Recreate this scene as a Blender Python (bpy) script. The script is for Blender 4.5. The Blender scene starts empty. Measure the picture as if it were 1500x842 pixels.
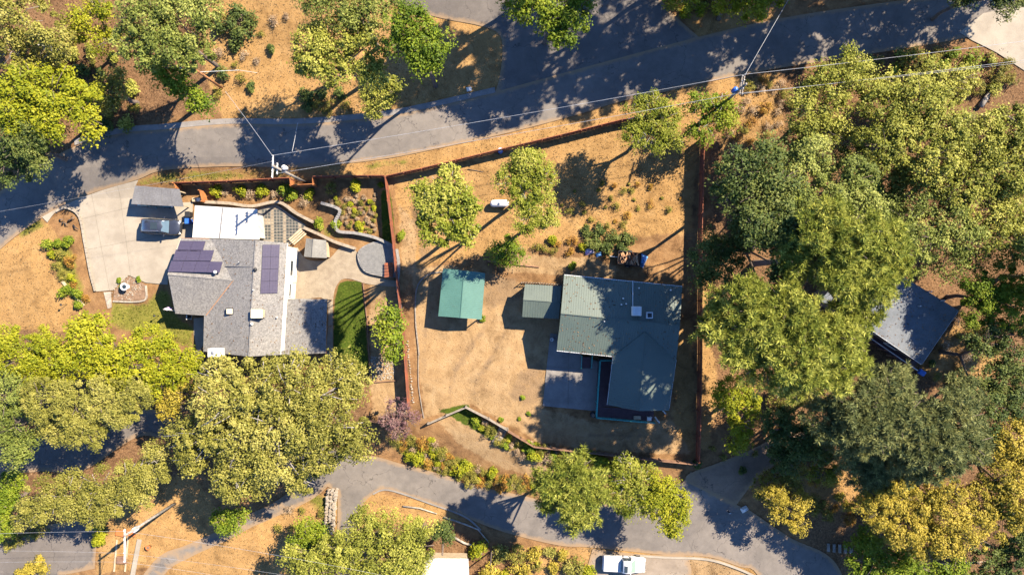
import bpy, bmesh, math, random
import numpy as np
from mathutils import Vector, Matrix
random.seed(7)
RNG = np.random.default_rng(11)
scene = bpy.context.scene
COL = scene.collection
R = math.radians

# ---------------------------------------------------------------- camera, sky, sun, exposure
CAMZ = 83.0
cd = bpy.data.cameras.new('camera'); cam = bpy.data.objects.new('camera', cd); COL.objects.link(cam)
cam.location = (0, 0, CAMZ); cam.rotation_euler = (0, 0, 0)
cd.lens = 24; cd.sensor_width = 36; cd.sensor_fit = 'HORIZONTAL'; cd.clip_start = 1; cd.clip_end = 3000
scene.camera = cam
SUN_EL = R(43); SUN_AZ = math.atan2(0.60, 0.80)
SUN = Vector((math.cos(SUN_AZ)*math.cos(SUN_EL), math.sin(SUN_AZ)*math.cos(SUN_EL), math.sin(SUN_EL)))
w = bpy.data.worlds.new('World'); scene.world = w; w.use_nodes = True
nt = w.node_tree; nt.nodes.clear()
sky = nt.nodes.new('ShaderNodeTexSky'); sky.sky_type = 'NISHITA'; sky.sun_disc = False
sky.sun_elevation = SUN_EL; sky.sun_rotation = math.atan2(SUN.x, SUN.y); sky.ozone_density = 10.0; sky.dust_density = 0.0; sky.altitude = 2500
bg = nt.nodes.new('ShaderNodeBackground'); bg.inputs[1].default_value = 0.11
wo = nt.nodes.new('ShaderNodeOutputWorld')
nt.links.new(sky.outputs[0], bg.inputs[0]); nt.links.new(bg.outputs[0], wo.inputs[0])
sd = bpy.data.lights.new('sun', 'SUN'); sd.energy = 5.0; sd.angle = R(0.5); sd.color = (1.0, 0.88, 0.69)
so = bpy.data.objects.new('sun', sd); COL.objects.link(so); so.location = (40, 30, 80)
so.rotation_euler = SUN.to_track_quat('Z', 'Y').to_euler()
scene.view_settings.view_transform = 'Standard'; scene.view_settings.look = 'None'
scene.view_settings.exposure = 2.25; scene.view_settings.gamma = 1.0
scene.render.engine = 'CYCLES'

# ---------------------------------------------------------------- terrain and survey grid
PXM = 1500.0 / (CAMZ * 36 / 24)          # survey units per metre on the datum
def ss(a, b, v):
    t = np.clip((v - a) / (b - a), 0, 1); return t * t * (3 - 2 * t)
def hgt(x, y):
    s = y - 0.2 * x; t = y + 0.17 * x
    pad = (1 - ss(-25, -20, x)) * (1 - ss(10.5, 16.0, y))
    up = 1.3 * ss(6, 18, s) * (1 - pad) + 2.2 * ss(28, 46, s)
    dn = -1.3 * ss(18, 24.5, -t)
    return up + dn + 0.07 * np.sin(x / 3.3 + 0.7) * np.sin(y / 3.7 + 1.1) + 0.04 * np.sin(x / 2.3 - y / 2.9)
def H(x, y): return float(hgt(x, y))
def WA(px, py, z):
    s = (CAMZ - z) / CAMZ / PXM
    return Vector(((px - 750) * s, (421 - py) * s, z))
def W(px, py, h=0.0):
    z = h
    for _ in range(5):
        p = WA(px, py, z); z = H(p.x, p.y) + h
    return WA(px, py, z)

# ---------------------------------------------------------------- node materials
MATS = {}
AK = 0.70        # reflectance scale of soils, masonry, timber and metal
def newmat(name):
    m = bpy.data.materials.new(name); m.use_nodes = True
    nt = m.node_tree; nt.nodes.clear()
    out = nt.nodes.new('ShaderNodeOutputMaterial'); b = nt.nodes.new('ShaderNodeBsdfPrincipled')
    nt.links.new(b.outputs[0], out.inputs[0]); MATS[name] = m
    return m, nt, b, out
def N(nt, t, **kw):
    n = nt.nodes.new(t)
    for k, v in kw.items(): setattr(n, k, v)
    return n
def ramp(nt, fac, stops):
    r = N(nt, 'ShaderNodeValToRGB'); e = r.color_ramp.elements
    while len(e) < len(stops): e.new(0.5)
    for i, (p, c) in enumerate(stops):
        e[i].position = p; e[i].color = (*c, 1) if len(c) == 3 else c
    nt.links.new(fac, r.inputs[0]); return r.outputs[0]
def noise(nt, scale, detail=6, rough=0.6, coord=None, dist=0.0):
    n = N(nt, 'ShaderNodeTexNoise'); n.inputs['Scale'].default_value = scale; n.inputs['Detail'].default_value = detail
    n.inputs['Roughness'].default_value = rough; n.inputs['Distortion'].default_value = dist
    if coord is not None: nt.links.new(coord, n.inputs['Vector'])
    return n.outputs[0]
def mixc(nt, fac, a, b, mode='MIX'):
    m = N(nt, 'ShaderNodeMix', data_type='RGBA', blend_type=mode)
    for s, v in ((m.inputs[0], fac), (m.inputs[6], a), (m.inputs[7], b)):
        if isinstance(v, (int, float)): s.default_value = v
        elif isinstance(v, tuple): s.default_value = (*v, 1)
        else: nt.links.new(v, s)
    return m.outputs[2]
def mathn(nt, op, a, b=0.0, clamp=False):
    m = N(nt, 'ShaderNodeMath', operation=op, use_clamp=clamp)
    for s, v in ((m.inputs[0], a), (m.inputs[1], b)):
        if isinstance(v, (int, float)): s.default_value = v
        else: nt.links.new(v, s)
    return m.outputs[0]
def bump(nt, b, h, strength=0.3, dist=0.05):
    n = N(nt, 'ShaderNodeBump'); n.inputs['Strength'].default_value = strength; n.inputs['Distance'].default_value = dist
    nt.links.new(h, n.inputs['Height']); nt.links.new(n.outputs[0], b.inputs['Normal'])
def simple(name, c, c2=None, scale=3.0, rough=0.8, metal=0.0, bmp=0.2, spec=0.3, fine=None):
    """two-tone weathered surface: broad noise between the tones plus a fine grain"""
    if name in MATS: return MATS[name]
    m, nt, b, o = newmat(name)
    if not name.startswith('white'):
        c = tuple(v*AK for v in c); c2 = c2 and tuple(v*AK for v in c2)
    c2 = c2 or tuple(v * 0.72 for v in c)
    tc = N(nt, 'ShaderNodeTexCoord').outputs['Object']
    n1 = noise(nt, scale, 6, 0.62, tc); n2 = noise(nt, fine or scale * 9, 3, 0.6, tc)
    col = mixc(nt, mathn(nt, 'MULTIPLY_ADD', n1, 1.9, True), c, c2)
    r = ramp(nt, n1, [(0.36, c2), (0.62, c)])
    g = ramp(nt, n2, [(0.3, (0.82,)*3), (0.7, (1.14,)*3)])
    nt.links.new(mixc(nt, 1.0, r, g, 'MULTIPLY'), b.inputs['Base Color'])
    b.inputs['Roughness'].default_value = rough; b.inputs['Metallic'].default_value = metal
    b.inputs['Specular IOR Level'].default_value = spec
    if bmp: bump(nt, b, n2, bmp, 0.03)
    return m
PAL = {
 'oak': [(.050,.060,.006), (.172,.178,.023), (.330,.308,.064)],
 'oak_green': [(.040,.054,.008), (.125,.148,.026), (.270,.272,.066)],
 'grey_oak': [(.055,.057,.008), (.168,.158,.026), (.300,.265,.068)],
 'yellow': [(.070,.095,.004), (.165,.175,.007), (.270,.250,.014)],
 'bright': [(.040,.070,.004), (.100,.140,.007), (.200,.215,.018)],
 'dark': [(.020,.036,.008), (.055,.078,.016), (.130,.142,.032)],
 'fruit': [(.050,.072,.005), (.150,.165,.012), (.300,.275,.060)],
 'pine': [(.046,.070,.009), (.190,.208,.030), (.410,.395,.085)],
 'grey_pine': [(.045,.060,.022), (.115,.130,.046), (.260,.250,.085)],
 'golden': [(.100,.085,.012), (.235,.185,.020), (.360,.275,.045)],
 'plum': [(.060,.025,.030), (.130,.065,.070), (.200,.130,.110)],
 'rust': [(.110,.050,.012), (.230,.110,.020), (.300,.200,.030)],
 'dry': [(.140,.090,.050), (.260,.180,.110), (.360,.280,.190)],
 'weed': [(.050,.060,.012), (.140,.130,.020), (.250,.200,.040)],
}
def leafmat(kind):
    nm = 'leaf_' + kind
    if nm in MATS: return MATS[nm]
    m, nt, b, o = newmat(nm)
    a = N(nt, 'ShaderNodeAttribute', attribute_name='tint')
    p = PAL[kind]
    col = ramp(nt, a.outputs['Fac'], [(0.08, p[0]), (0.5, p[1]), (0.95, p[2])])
    nt.links.new(col, b.inputs['Base Color']); b.inputs['Roughness'].default_value = 0.6
    b.inputs['Specular IOR Level'].default_value = 0.15
    t = N(nt, 'ShaderNodeBsdfTranslucent'); nt.links.new(col, t.inputs[0])
    mx = N(nt, 'ShaderNodeMixShader'); mx.inputs[0].default_value = 0.36
    nt.links.new(b.outputs[0], mx.inputs[1]); nt.links.new(t.outputs[0], mx.inputs[2]); nt.links.new(mx.outputs[0], o.inputs[0])
    return m
simple('bark', (.16,.12,.09), (.08,.06,.05), 4, 0.95, bmp=0.5)
simple('bark_grey', (.30,.27,.24), (.16,.14,.12), 4, 0.95, bmp=0.5)
def asphalt(name, c, c2):
    m, nt, b, o = newmat(name)
    tc = N(nt, 'ShaderNodeTexCoord').outputs['Object']
    n1 = noise(nt, 0.16, 7, 0.6, tc, 0.6); n2 = noise(nt, 1.3, 6, 0.65, tc); n3 = noise(nt, 26, 3, 0.7, tc)
    col = ramp(nt, n1, [(0.33, c2), (0.62, c)])
    col = mixc(nt, 1.0, col, ramp(nt, n2, [(0.3, (.86,)*3), (0.7, (1.10,)*3)]), 'MULTIPLY')
    col = mixc(nt, 1.0, col, ramp(nt, n3, [(0.25, (.78,)*3), (0.75, (1.2,)*3)]), 'MULTIPLY')
    v = N(nt, 'ShaderNodeTexVoronoi', feature='DISTANCE_TO_EDGE'); v.inputs['Scale'].default_value = .23
    wv = N(nt, 'ShaderNodeVectorMath', operation='ADD'); nv = N(nt, 'ShaderNodeTexNoise'); nv.inputs['Scale'].default_value = .8; nv.inputs['Detail'].default_value = 5
    nt.links.new(tc, nv.inputs['Vector']); sc = N(nt, 'ShaderNodeVectorMath', operation='SCALE'); sc.inputs['Scale'].default_value = 2.6
    nt.links.new(nv.outputs['Color'], sc.inputs[0]); nt.links.new(tc, wv.inputs[0]); nt.links.new(sc.outputs[0], wv.inputs[1]); nt.links.new(wv.outputs[0], v.inputs['Vector'])
    cr = mathn(nt, 'MULTIPLY', ramp(nt, v.outputs['Distance'], [(0.0, (1,1,1)), (0.010, (0,0,0))]), ramp(nt, n1, [(0.40, (.15,)*3), (0.55, (.9,)*3)]))
    col = mixc(nt, cr, col, (.035,.03,.028))
    ed = N(nt, 'ShaderNodeAttribute', attribute_name='edge').outputs['Fac']
    f = mathn(nt, 'SUBTRACT', mathn(nt, 'ADD', mathn(nt, 'MULTIPLY', n2, 1.5), mathn(nt, 'MULTIPLY', n3, .5)), mathn(nt, 'MULTIPLY', ed, 1.5))
    mr = N(nt, 'ShaderNodeMapRange'); mr.inputs[1].default_value = .15; mr.inputs[2].default_value = .75; nt.links.new(f, mr.inputs[0])
    col = mixc(nt, mathn(nt, 'MULTIPLY', mr.outputs[0], .85), col, (.225,.150,.086))
    col = mixc(nt, 1.0, col, (AK,)*3, 'MULTIPLY')
    nt.links.new(col, b.inputs['Base Color']); b.inputs['Roughness'].default_value = .95; b.inputs['Specular IOR Level'].default_value = .25; bump(nt, b, n3, .3, .03)
asphalt('apron', (.25,.20,.155), (.19,.15,.115)); asphalt('dirt_track', (.19,.13,.088), (.13,.088,.060)); asphalt('asphalt', (.160,.138,.120), (.108,.095,.086)); asphalt('asphalt_old', (.125,.108,.096), (.088,.077,.070))
simple('concrete', (.285,.245,.195), (.225,.19,.15), 0.45, 0.9, bmp=0.15, fine=20)
simple('concrete_grey', (.20,.18,.165), (.15,.135,.125), 0.7, 0.9, bmp=0.15, fine=20)
simple('joint', (.17,.145,.115), None, 3)
simple('paver', (.185,.18,.175), (.14,.137,.135), 2.5, 0.9, bmp=0.3)
simple('tile_dark', (.055,.060,.060), (.035,.040,.040), 2.5, 0.7)
simple('tile_light', (.21,.185,.15), (.15,.13,.11), 2.5, 0.8)
simple('flag_tan', (.26,.21,.15), (.20,.155,.11), 1.2, 0.9, bmp=0.3)
simple('red_wood', (.26,.072,.030), (.115,.045,.028), 1.1, 0.85, bmp=0.4)
simple('orange_wood', (.40,.15,.045), (.26,.09,.03), 2.0, 0.85, bmp=0.4)
simple('brown_wood', (.22,.12,.07), (.13,.07,.045), 2.0, 0.85, bmp=0.4)
simple('grey_wood', (.26,.22,.18), (.16,.135,.115), 2.0, 0.9, bmp=0.4)
simple('split_wood', (.62,.36,.19), (.40,.20,.10), 4.0, 0.9, bmp=0.4)
simple('pale_wood', (.46,.36,.24), (.32,.24,.16), 2.0, 0.9, bmp=0.4)
simple('deck_wood', (.075,.036,.042), (.05,.025,.03), 1.5, 0.7, bmp=0.3)
simple('block', (.30,.24,.18), (.20,.16,.12), 3.0, 0.95, bmp=0.5)
simple('block_grey', (.24,.225,.21), (.16,.15,.145), 3.0, 0.95, bmp=0.5)
simple('stone_pale', (.36,.31,.25), (.20,.17,.14), 2.0, 0.95, bmp=0.6)
simple('white_paint', (.46,.45,.43), (.36,.345,.32), 1.0, 0.6, bmp=0.05)
simple('white_roof', (.36,.35,.34), (.27,.26,.245), 0.35, 0.8, bmp=0.1)
simple('cream', (.60,.54,.42), (.50,.44,.34), 1.0, 0.8)
simple('stucco', (.5,.46,.39), (.43,.39,.33), 0.8, 0.95, bmp=0.3)
simple('siding_tan', (.42,.33,.22), (.34,.26,.17), 1.0, 0.9)
simple('siding_brown', (.17,.12,.09), (.12,.085,.06), 1.0, 0.9)
simple('trim_orange', (.45,.20,.08), None, 3, 0.8)
simple('teal_paint', (.035,.28,.25), (.025,.20,.19), 2, 0.6)
simple('flat_grey', (.145,.142,.148), (.115,.112,.118), 0.6, 0.85)
simple('roof_blue', (.125,.135,.15), (.09,.10,.115), 0.6, 0.8, fine=8)
simple('shed_roof', (.20,.19,.17), (.155,.147,.132), 0.8, 0.85)
simple('metal', (.55,.56,.57), (.40,.41,.42), 2, 0.4, 0.8, 0)
simple('galv', (.62,.63,.64), (.50,.51,.52), 1.5, 0.5, 0.4, 0)
simple('black', (.02,.02,.022), (.012,.012,.014), 2, 0.6)
simple('rubber', (.025,.025,.027), (.015,.015,.016), 4, 0.9)
simple('blue_plastic', (.03,.13,.48), (.02,.09,.36), 2, 0.5)
simple('blue_tarp', (.13,.36,.68), (.09,.26,.55), 2.5, 0.5, bmp=0.6)
simple('purple_cloth', (.55,.35,.62), (.75,.70,.78), 1.5, 0.8)
simple('terracotta', (.38,.12,.035), (.42,.12,.03), 3, 0.8)
simple('gravel_pale', (.44,.40,.36), (.28,.25,.22), 5.0, 0.95, bmp=0.8)
simple('mulch', (.22,.14,.09), (.13,.08,.05), 3.0, 0.95, bmp=0.8)
simple('wire', (.36,.36,.38), None, 1, 0.5, 0.2, 0)
def glossy(name, c, rough=0.25, metal=0.0, coat=0.0):
    m, nt, b, o = newmat(name)
    tc = N(nt, 'ShaderNodeTexCoord').outputs['Object']; n1 = noise(nt, 1.7, 4, 0.6, tc)
    nt.links.new(ramp(nt, n1, [(0.3, tuple(v*0.86 for v in c)), (0.7, c)]), b.inputs['Base Color'])
    rr = N(nt, 'ShaderNodeMapRange'); rr.inputs[3].default_value = rough*0.8; rr.inputs[4].default_value = rough*1.35
    nt.links.new(n1, rr.inputs[0]); nt.links.new(rr.outputs[0], b.inputs['Roughness'])
    b.inputs['Metallic'].default_value = metal; b.inputs['Coat Weight'].default_value = coat
    return m
glossy('paint_black', (.035,.038,.050), 0.22, .5, 0.8); glossy('paint_white', (.36,.355,.345), 0.35, 0, 0.4)
glossy('paint_teal', (.03,.10,.11), 0.3, 0, 0.5)
glossy('glass_dark', (.02,.028,.034), 0.08); glossy('glass_green', (.12,.19,.15), 0.1); glossy('glass_blue', (.06,.09,.115), 0.12)
glossy('lamp_glass', (.65,.66,.66), 0.15); glossy('lamp_red', (.35,.02,.02), 0.2); glossy('chrome', (.6,.6,.6), 0.2, 0.9)
def make_solar():
    m, nt, b, o = newmat('solar')
    tc = N(nt, 'ShaderNodeTexCoord').outputs['Object']
    br = N(nt, 'ShaderNodeTexBrick'); br.offset = 0; nt.links.new(tc, br.inputs[0])
    br.inputs['Scale'].default_value = 1; br.inputs['Brick Width'].default_value = .16; br.inputs['Row Height'].default_value = .16
    br.inputs['Mortar Size'].default_value = .006
    br.inputs[1].default_value = (.030,.024,.042,1); br.inputs[2].default_value = (.036,.029,.048,1); br.inputs[3].default_value = (.07,.06,.08,1)
    nt.links.new(br.outputs[0], b.inputs['Base Color']); b.inputs['Roughness'].default_value = 0.3
make_solar()
def make_shingle():
    m, nt, b, o = newmat('shingle')
    tc = N(nt, 'ShaderNodeTexCoord').outputs['Object']
    v = N(nt, 'ShaderNodeTexVoronoi'); v.inputs['Scale'].default_value = 8.0; v.inputs['Randomness'].default_value = 1; nt.links.new(tc, v.inputs['Vector'])
    bw = N(nt, 'ShaderNodeRGBToBW'); nt.links.new(v.outputs['Color'], bw.inputs[0])
    n1 = noise(nt, 0.5, 5, 0.6, tc); n2 = noise(nt, 22, 3, 0.6, tc)
    c = ramp(nt, bw.outputs[0], [(0.15, (.125,.118,.112)), (0.5, (.165,.156,.148)), (0.85, (.215,.203,.19))])
    c = mixc(nt, 1.0, c, ramp(nt, n1, [(0.3, (.86,.86,.88)), (0.7, (1.1,1.08,1.05))]), 'MULTIPLY')
    c = mixc(nt, 1.0, c, ramp(nt, n2, [(0.3, (.85,)*3), (0.7, (1.15,)*3)]), 'MULTIPLY')
    c = mixc(nt, 1.0, c, (AK,)*3, 'MULTIPLY')
    nt.links.new(c, b.inputs['Base Color']); b.inputs['Roughness'].default_value = 0.95; bump(nt, b, n2, 0.4, 0.03)
make_shingle()
def make_ribmetal(name, c, c2):
    m, nt, b, o = newmat(name)
    tc = N(nt, 'ShaderNodeTexCoord').outputs['Object']
    n1 = noise(nt, 0.45, 6, 0.65, tc); n2 = noise(nt, 9, 4, 0.7, tc)
    col = mixc(nt, 1.0, ramp(nt, n1, [(0.3, c2), (0.7, c)]), ramp(nt, n2, [(0.25, (.8,.8,.78)), (0.6, (1.06,)*3)]), 'MULTIPLY')
    ru = ramp(nt, noise(nt, .8, 8, .75, tc, 1.0), [(.60, (0,)*3), (.74, (.5,)*3)]); col = mixc(nt, ru, col, (.16,.105,.065))
    col = mixc(nt, 1.0, col, (AK*.70,)*3, 'MULTIPLY')
    nt.links.new(col, b.inputs['Base Color']); b.inputs['Roughness'].default_value = 0.55; b.inputs['Specular IOR Level'].default_value = 0.4
make_ribmetal('metal_green', (.108,.140,.116), (.084,.116,.100)); make_ribmetal('metal_teal', (.095,.225,.185), (.070,.180,.150))
make_ribmetal('metal_sage', (.110,.140,.115), (.082,.110,.095))
def make_ground():
    m, nt, b, o = newmat('ground')
    tc = N(nt, 'ShaderNodeTexCoord').outputs['Object']
    n0 = noise(nt, 0.09, 5, 0.6, tc); n1 = noise(nt, 0.7, 8, 0.68, tc, 0.4); n2 = noise(nt, 4.5, 6, 0.7, tc); n3 = noise(nt, 17, 3, 0.7, tc)
    def at(nm):
        a = N(nt, 'ShaderNodeAttribute', attribute_name=nm).outputs['Fac']
        v = mathn(nt, 'ADD', a, mathn(nt, 'MULTIPLY', mathn(nt, 'SUBTRACT', mathn(nt, 'ADD', mathn(nt, 'MULTIPLY', n1, 0.65), mathn(nt, 'MULTIPLY', n2, 0.35)), 0.5), 1.5))
        mr = N(nt, 'ShaderNodeMapRange', interpolation_type='SMOOTHSTEP'); mr.inputs[1].default_value = 0.36; mr.inputs[2].default_value = 0.66
        nt.links.new(v, mr.inputs[0]); return mr.outputs[0]
    soil = ramp(nt, n1, [(0.28, (.105,.058,.028)), (0.5, (.205,.115,.052)), (0.72, (.285,.175,.084))])
    litter = ramp(nt, n2, [(0.3, (.060,.033,.018)), (0.5, (.150,.084,.042)), (0.72, (.26,.155,.08))])
    pale = ramp(nt, n1, [(0.25, (.205,.125,.060)), (0.5, (.285,.187,.095)), (0.75, (.325,.228,.128))])
    straw = mixc(nt, n2, ramp(nt, n1, [(0.28, (.185,.100,.036)), (0.5, (.300,.175,.066)), (0.72, (.37,.235,.105))]), (.300,.180,.072))
    green = ramp(nt, n2, [(0.25, (.06,.075,.010)), (0.5, (.145,.140,.024)), (0.75, (.25,.20,.06))])
    lawn = ramp(nt, n2, [(0.25, (.020,.040,.005)), (0.55, (.055,.080,.008)), (0.8, (.16,.14,.035))])
    c = mixc(nt, at('litter'), soil, litter)
    worn = ramp(nt, n2, [(0.3, (.13,.085,.05)), (0.7, (.21,.14,.082))])
    c = mixc(nt, at('straw'), c, straw); c = mixc(nt, at('pale'), c, pale); c = mixc(nt, mathn(nt, 'MULTIPLY', at('worn'), .75), c, worn); c = mixc(nt, at('green'), c, green); c = mixc(nt, at('lawn'), c, lawn)
    st = ramp(nt, noise(nt, .33, 7, .7, tc, 1.2), [(.36, (.70,.68,.66)), (.5, (1,1,1)), (.68, (1.10,1.08,1.04))]); c = mixc(nt, 1.0, c, st, 'MULTIPLY')
    c = mixc(nt, 1.0, c, ramp(nt, n3, [(0.25, (.80,)*3), (0.7, (1.16,)*3)]), 'MULTIPLY')
    c = mixc(nt, 1.0, c, ramp(nt, n0, [(0.3, (.86,.86,.88)), (0.7, (1.1,1.08,1.06))]), 'MULTIPLY')
    c = mixc(nt, 1.0, c, (AK*.96,)*3, 'MULTIPLY')
    nt.links.new(c, b.inputs['Base Color']); b.inputs['Roughness'].default_value = 1.0; b.inputs['Specular IOR Level'].default_value = 0.1
    hh = mathn(nt, 'ADD', n2, mathn(nt, 'MULTIPLY', n3, 0.5)); bump(nt, b, hh, 0.7, 0.12)
make_ground()
M = MATS

# ---------------------------------------------------------------- mesh helpers
def tag(o, label=None, cat=None, group=None, kind=None):
    if label: o['label'] = label
    if cat: o['category'] = cat
    if group: o['group'] = group
    if kind: o['kind'] = kind
    return o
def top(name, label, cat, loc, group=None, rz=0.0):
    o = bpy.data.objects.new(name, None); COL.objects.link(o); o.location = loc; o.rotation_euler = (0, 0, rz)
    o.empty_display_size = 0.3
    return tag(o, label, cat, group)
def copy_tree(o, parent=None):
    c = o.copy(); COL.objects.link(c); c.parent = parent
    for ch in list(o.children): copy_tree(ch, c)
    return c
class MB:
    def __init__(s): s.v = []; s.f = []
    def add(s, vs, fs):
        n = len(s.v); s.v.extend([tuple(p) for p in vs]); s.f.extend([tuple(i + n for i in f) for f in fs]); return s
    def box(s, c, d, rz=0.0, m=None):
        c = Vector(c); ca, sa = math.cos(rz), math.sin(rz); vs = []
        for z in (-.5, .5):
            for x, y in ((-.5,-.5), (.5,-.5), (.5,.5), (-.5,.5)):
                X, Y = x*d[0], y*d[1]; p = Vector((c.x + X*ca - Y*sa, c.y + X*sa + Y*ca, c.z + z*d[2])); vs.append(m @ p if m else p)
        return s.add(vs, [(3,2,1,0), (4,5,6,7), (0,1,5,4), (1,2,6,5), (2,3,7,6), (3,0,4,7)])
    def prism(s, poly, z0, z1):
        """poly: list of xy (ccw or cw); z0/z1 numbers or per-vertex lists"""
        n = len(poly); a = sum(poly[i][0]*poly[(i+1)%n][1] - poly[(i+1)%n][0]*poly[i][1] for i in range(n))
        if a < 0:
            poly = poly[::-1]
            if not isinstance(z0, (int, float)): z0 = z0[::-1]
            if not isinstance(z1, (int, float)): z1 = z1[::-1]
        lo = [(p[0], p[1], z0 if isinstance(z0, (int, float)) else z0[i]) for i, p in enumerate(poly)]
        hi = [(p[0], p[1], z1 if isinstance(z1, (int, float)) else z1[i]) for i, p in enumerate(poly)]
        return s.add(lo + hi, [tuple(range(n))[::-1], tuple(range(n, 2*n))] + [(i, (i+1)%n, (i+1)%n+n, i+n) for i in range(n)])
    def slab(s, pts, t):
        """planar 3D polygon thickened downwards"""
        n = len(pts); P = [Vector(p) for p in pts]
        a = sum(P[i].x*P[(i+1)%n].y - P[(i+1)%n].x*P[i].y for i in range(n))
        if a < 0: P = P[::-1]
        lo = [p - Vector((0,0,t)) for p in P]
        return s.add(lo + P, [tuple(range(n))[::-1], tuple(range(n, 2*n))] + [(i, (i+1)%n, (i+1)%n+n, i+n) for i in range(n)])
    def tube(s, p0, p1, r0, r1=None, n=8, cap=True):
        r1 = r0 if r1 is None else r1; p0, p1 = Vector(p0), Vector(p1); d = (p1 - p0)
        if d.length < 1e-6: return s
        d.normalize(); a = d.orthogonal().normalized(); b = d.cross(a); vs = []
        for p, r in ((p0, r0), (p1, r1)):
            for i in range(n):
                t = 2*math.pi*i/n; vs.append(p + a*math.cos(t)*r + b*math.sin(t)*r)
        fs = [(i, (i+1)%n, (i+1)%n+n, i+n) for i in range(n)]
        if cap: fs += [tuple(range(n))[::-1], tuple(range(n, 2*n))]
        return s.add(vs, fs)
    def path(s, pts, radii, n=7):
        pts = [Vector(p) for p in pts]; rings = []
        for i, p in enumerate(pts):
            d = (pts[min(i+1, len(pts)-1)] - pts[max(i-1, 0)]).normalized()
            a = d.cross(Vector((0.31, 0.17, 0.94))); a = a.normalized() if a.length > 1e-3 else d.orthogonal().normalized()
            b = d.cross(a); r = radii[i] if hasattr(radii, '__len__') else radii
            rings.append([p + a*math.cos(2*math.pi*k/n)*r + b*math.sin(2*math.pi*k/n)*r for k in range(n)])
        vs = [q for g in rings for q in g]; fs = []
        for i in range(len(pts)-1):
            for k in range(n): fs.append((i*n+k, i*n+(k+1)%n, (i+1)*n+(k+1)%n, (i+1)*n+k))
        fs += [tuple(range(n))[::-1], tuple(range((len(pts)-1)*n, len(pts)*n))]
        return s.add(vs, fs)
    def lathe(s, c, prof, n=20):
        c = Vector(c); vs = []
        for r, z in prof:
            for k in range(n): t = 2*math.pi*k/n; vs.append(c + Vector((r*math.cos(t), r*math.sin(t), z)))
        fs = [(i*n+k, i*n+(k+1)%n, (i+1)*n+(k+1)%n, (i+1)*n+k) for i in range(len(prof)-1) for k in range(n)]
        fs += [tuple(range(n))[::-1], tuple(range((len(prof)-1)*n, len(prof)*n))]
        return s.add(vs, fs)
    def rock(s, c, d, rng, rz=0):
        c = Vector(c); vs = []
        ring = [(0, -1)] + [(1, -.45)] * 0
        lv = [(.72, -.5), (1.0, -.05), (.62, .42)]
        for r, z in lv:
            for k in range(6):
                t = 2*math.pi*k/6 + rz; j = rng.uniform(.78, 1.12)
                vs.append(c + Vector((math.cos(t)*r*j*d[0]*.5, math.sin(t)*r*j*d[1]*.5, z*d[2]*rng.uniform(.85, 1.1))))
        fs = [(i*6+k, i*6+(k+1)%6, (i+1)*6+(k+1)%6, (i+1)*6+k) for i in range(2) for k in range(6)]
        fs += [tuple(range(6))[::-1], tuple(range(12, 18))]
        return s.add(vs, fs)
    def build(s, name, mat, parent=None, smooth=False, local=False, kind=None, label=None, bevel=0):
        me = bpy.data.meshes.new(name); vs = s.v
        if parent is not None and not local:
            L = parent.matrix_basis.translation.copy(); q = parent.parent
            while q is not None: L += q.matrix_basis.translation; q = q.parent
            vs = [(a - L.x, b - L.y, c - L.z) for a, b, c in vs]
        me.from_pydata(vs, [], s.f); me.materials.append(M[mat] if isinstance(mat, str) else mat)
        if smooth: me.polygons.foreach_set('use_smooth', [True] * len(me.polygons))
        me.update(); o = bpy.data.objects.new(name, me); COL.objects.link(o)
        if parent is not None: o.parent = parent
        if bevel:
            bv = o.modifiers.new('bevel', 'BEVEL'); bv.width = bevel; bv.segments = 2; bv.limit_method = 'ANGLE'
        if kind: o['kind'] = kind
        if label: o['label'] = label
        return o
def spline(pts, per=5, closed=False):
    P = [Vector((p[0], p[1], 0)) for p in pts]; n = len(P); out = []
    rng = range(n if closed else n - 1)
    for i in rng:
        p0 = P[(i-1) % n] if closed or i > 0 else P[i]; p1 = P[i]; p2 = P[(i+1) % n]
        p3 = P[(i+2) % n] if closed or i + 2 < n else p2
        for k in range(per):
            t = k/per
            q = 0.5*((2*p1) + (p2-p0)*t + (2*p0-5*p1+4*p2-p3)*t*t + (3*p1-p0-3*p2+p3)*t*t*t); out.append((q.x, q.y))
    if not closed: out.append((P[-1].x, P[-1].y))
    return out
def clip(poly, nx, ny, c):
    """keep nx*x+ny*y >= c"""
    out = []
    for i in range(len(poly)):
        a, b = poly[i], poly[(i+1) % len(poly)]
        da, db = nx*a[0]+ny*a[1]-c, nx*b[0]+ny*b[1]-c
        if da >= 0: out.append(a)
        if (da >= 0) != (db >= 0):
            t = da/(da-db); out.append((a[0]+(b[0]-a[0])*t, a[1]+(b[1]-a[1])*t))
    return out
def edge_dist(px, py, P):
    Q = np.roll(P, -1, 0); e = Q - P; l2 = (e**2).sum(1) + 1e-9
    dx = px[:, None] - P[None, :, 0]; dy = py[:, None] - P[None, :, 1]; t = np.clip((dx*e[None, :, 0] + dy*e[None, :, 1])/l2, 0, 1)
    return np.sqrt(((dx - t*e[None, :, 0])**2 + (dy - t*e[None, :, 1])**2).min(1))
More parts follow.
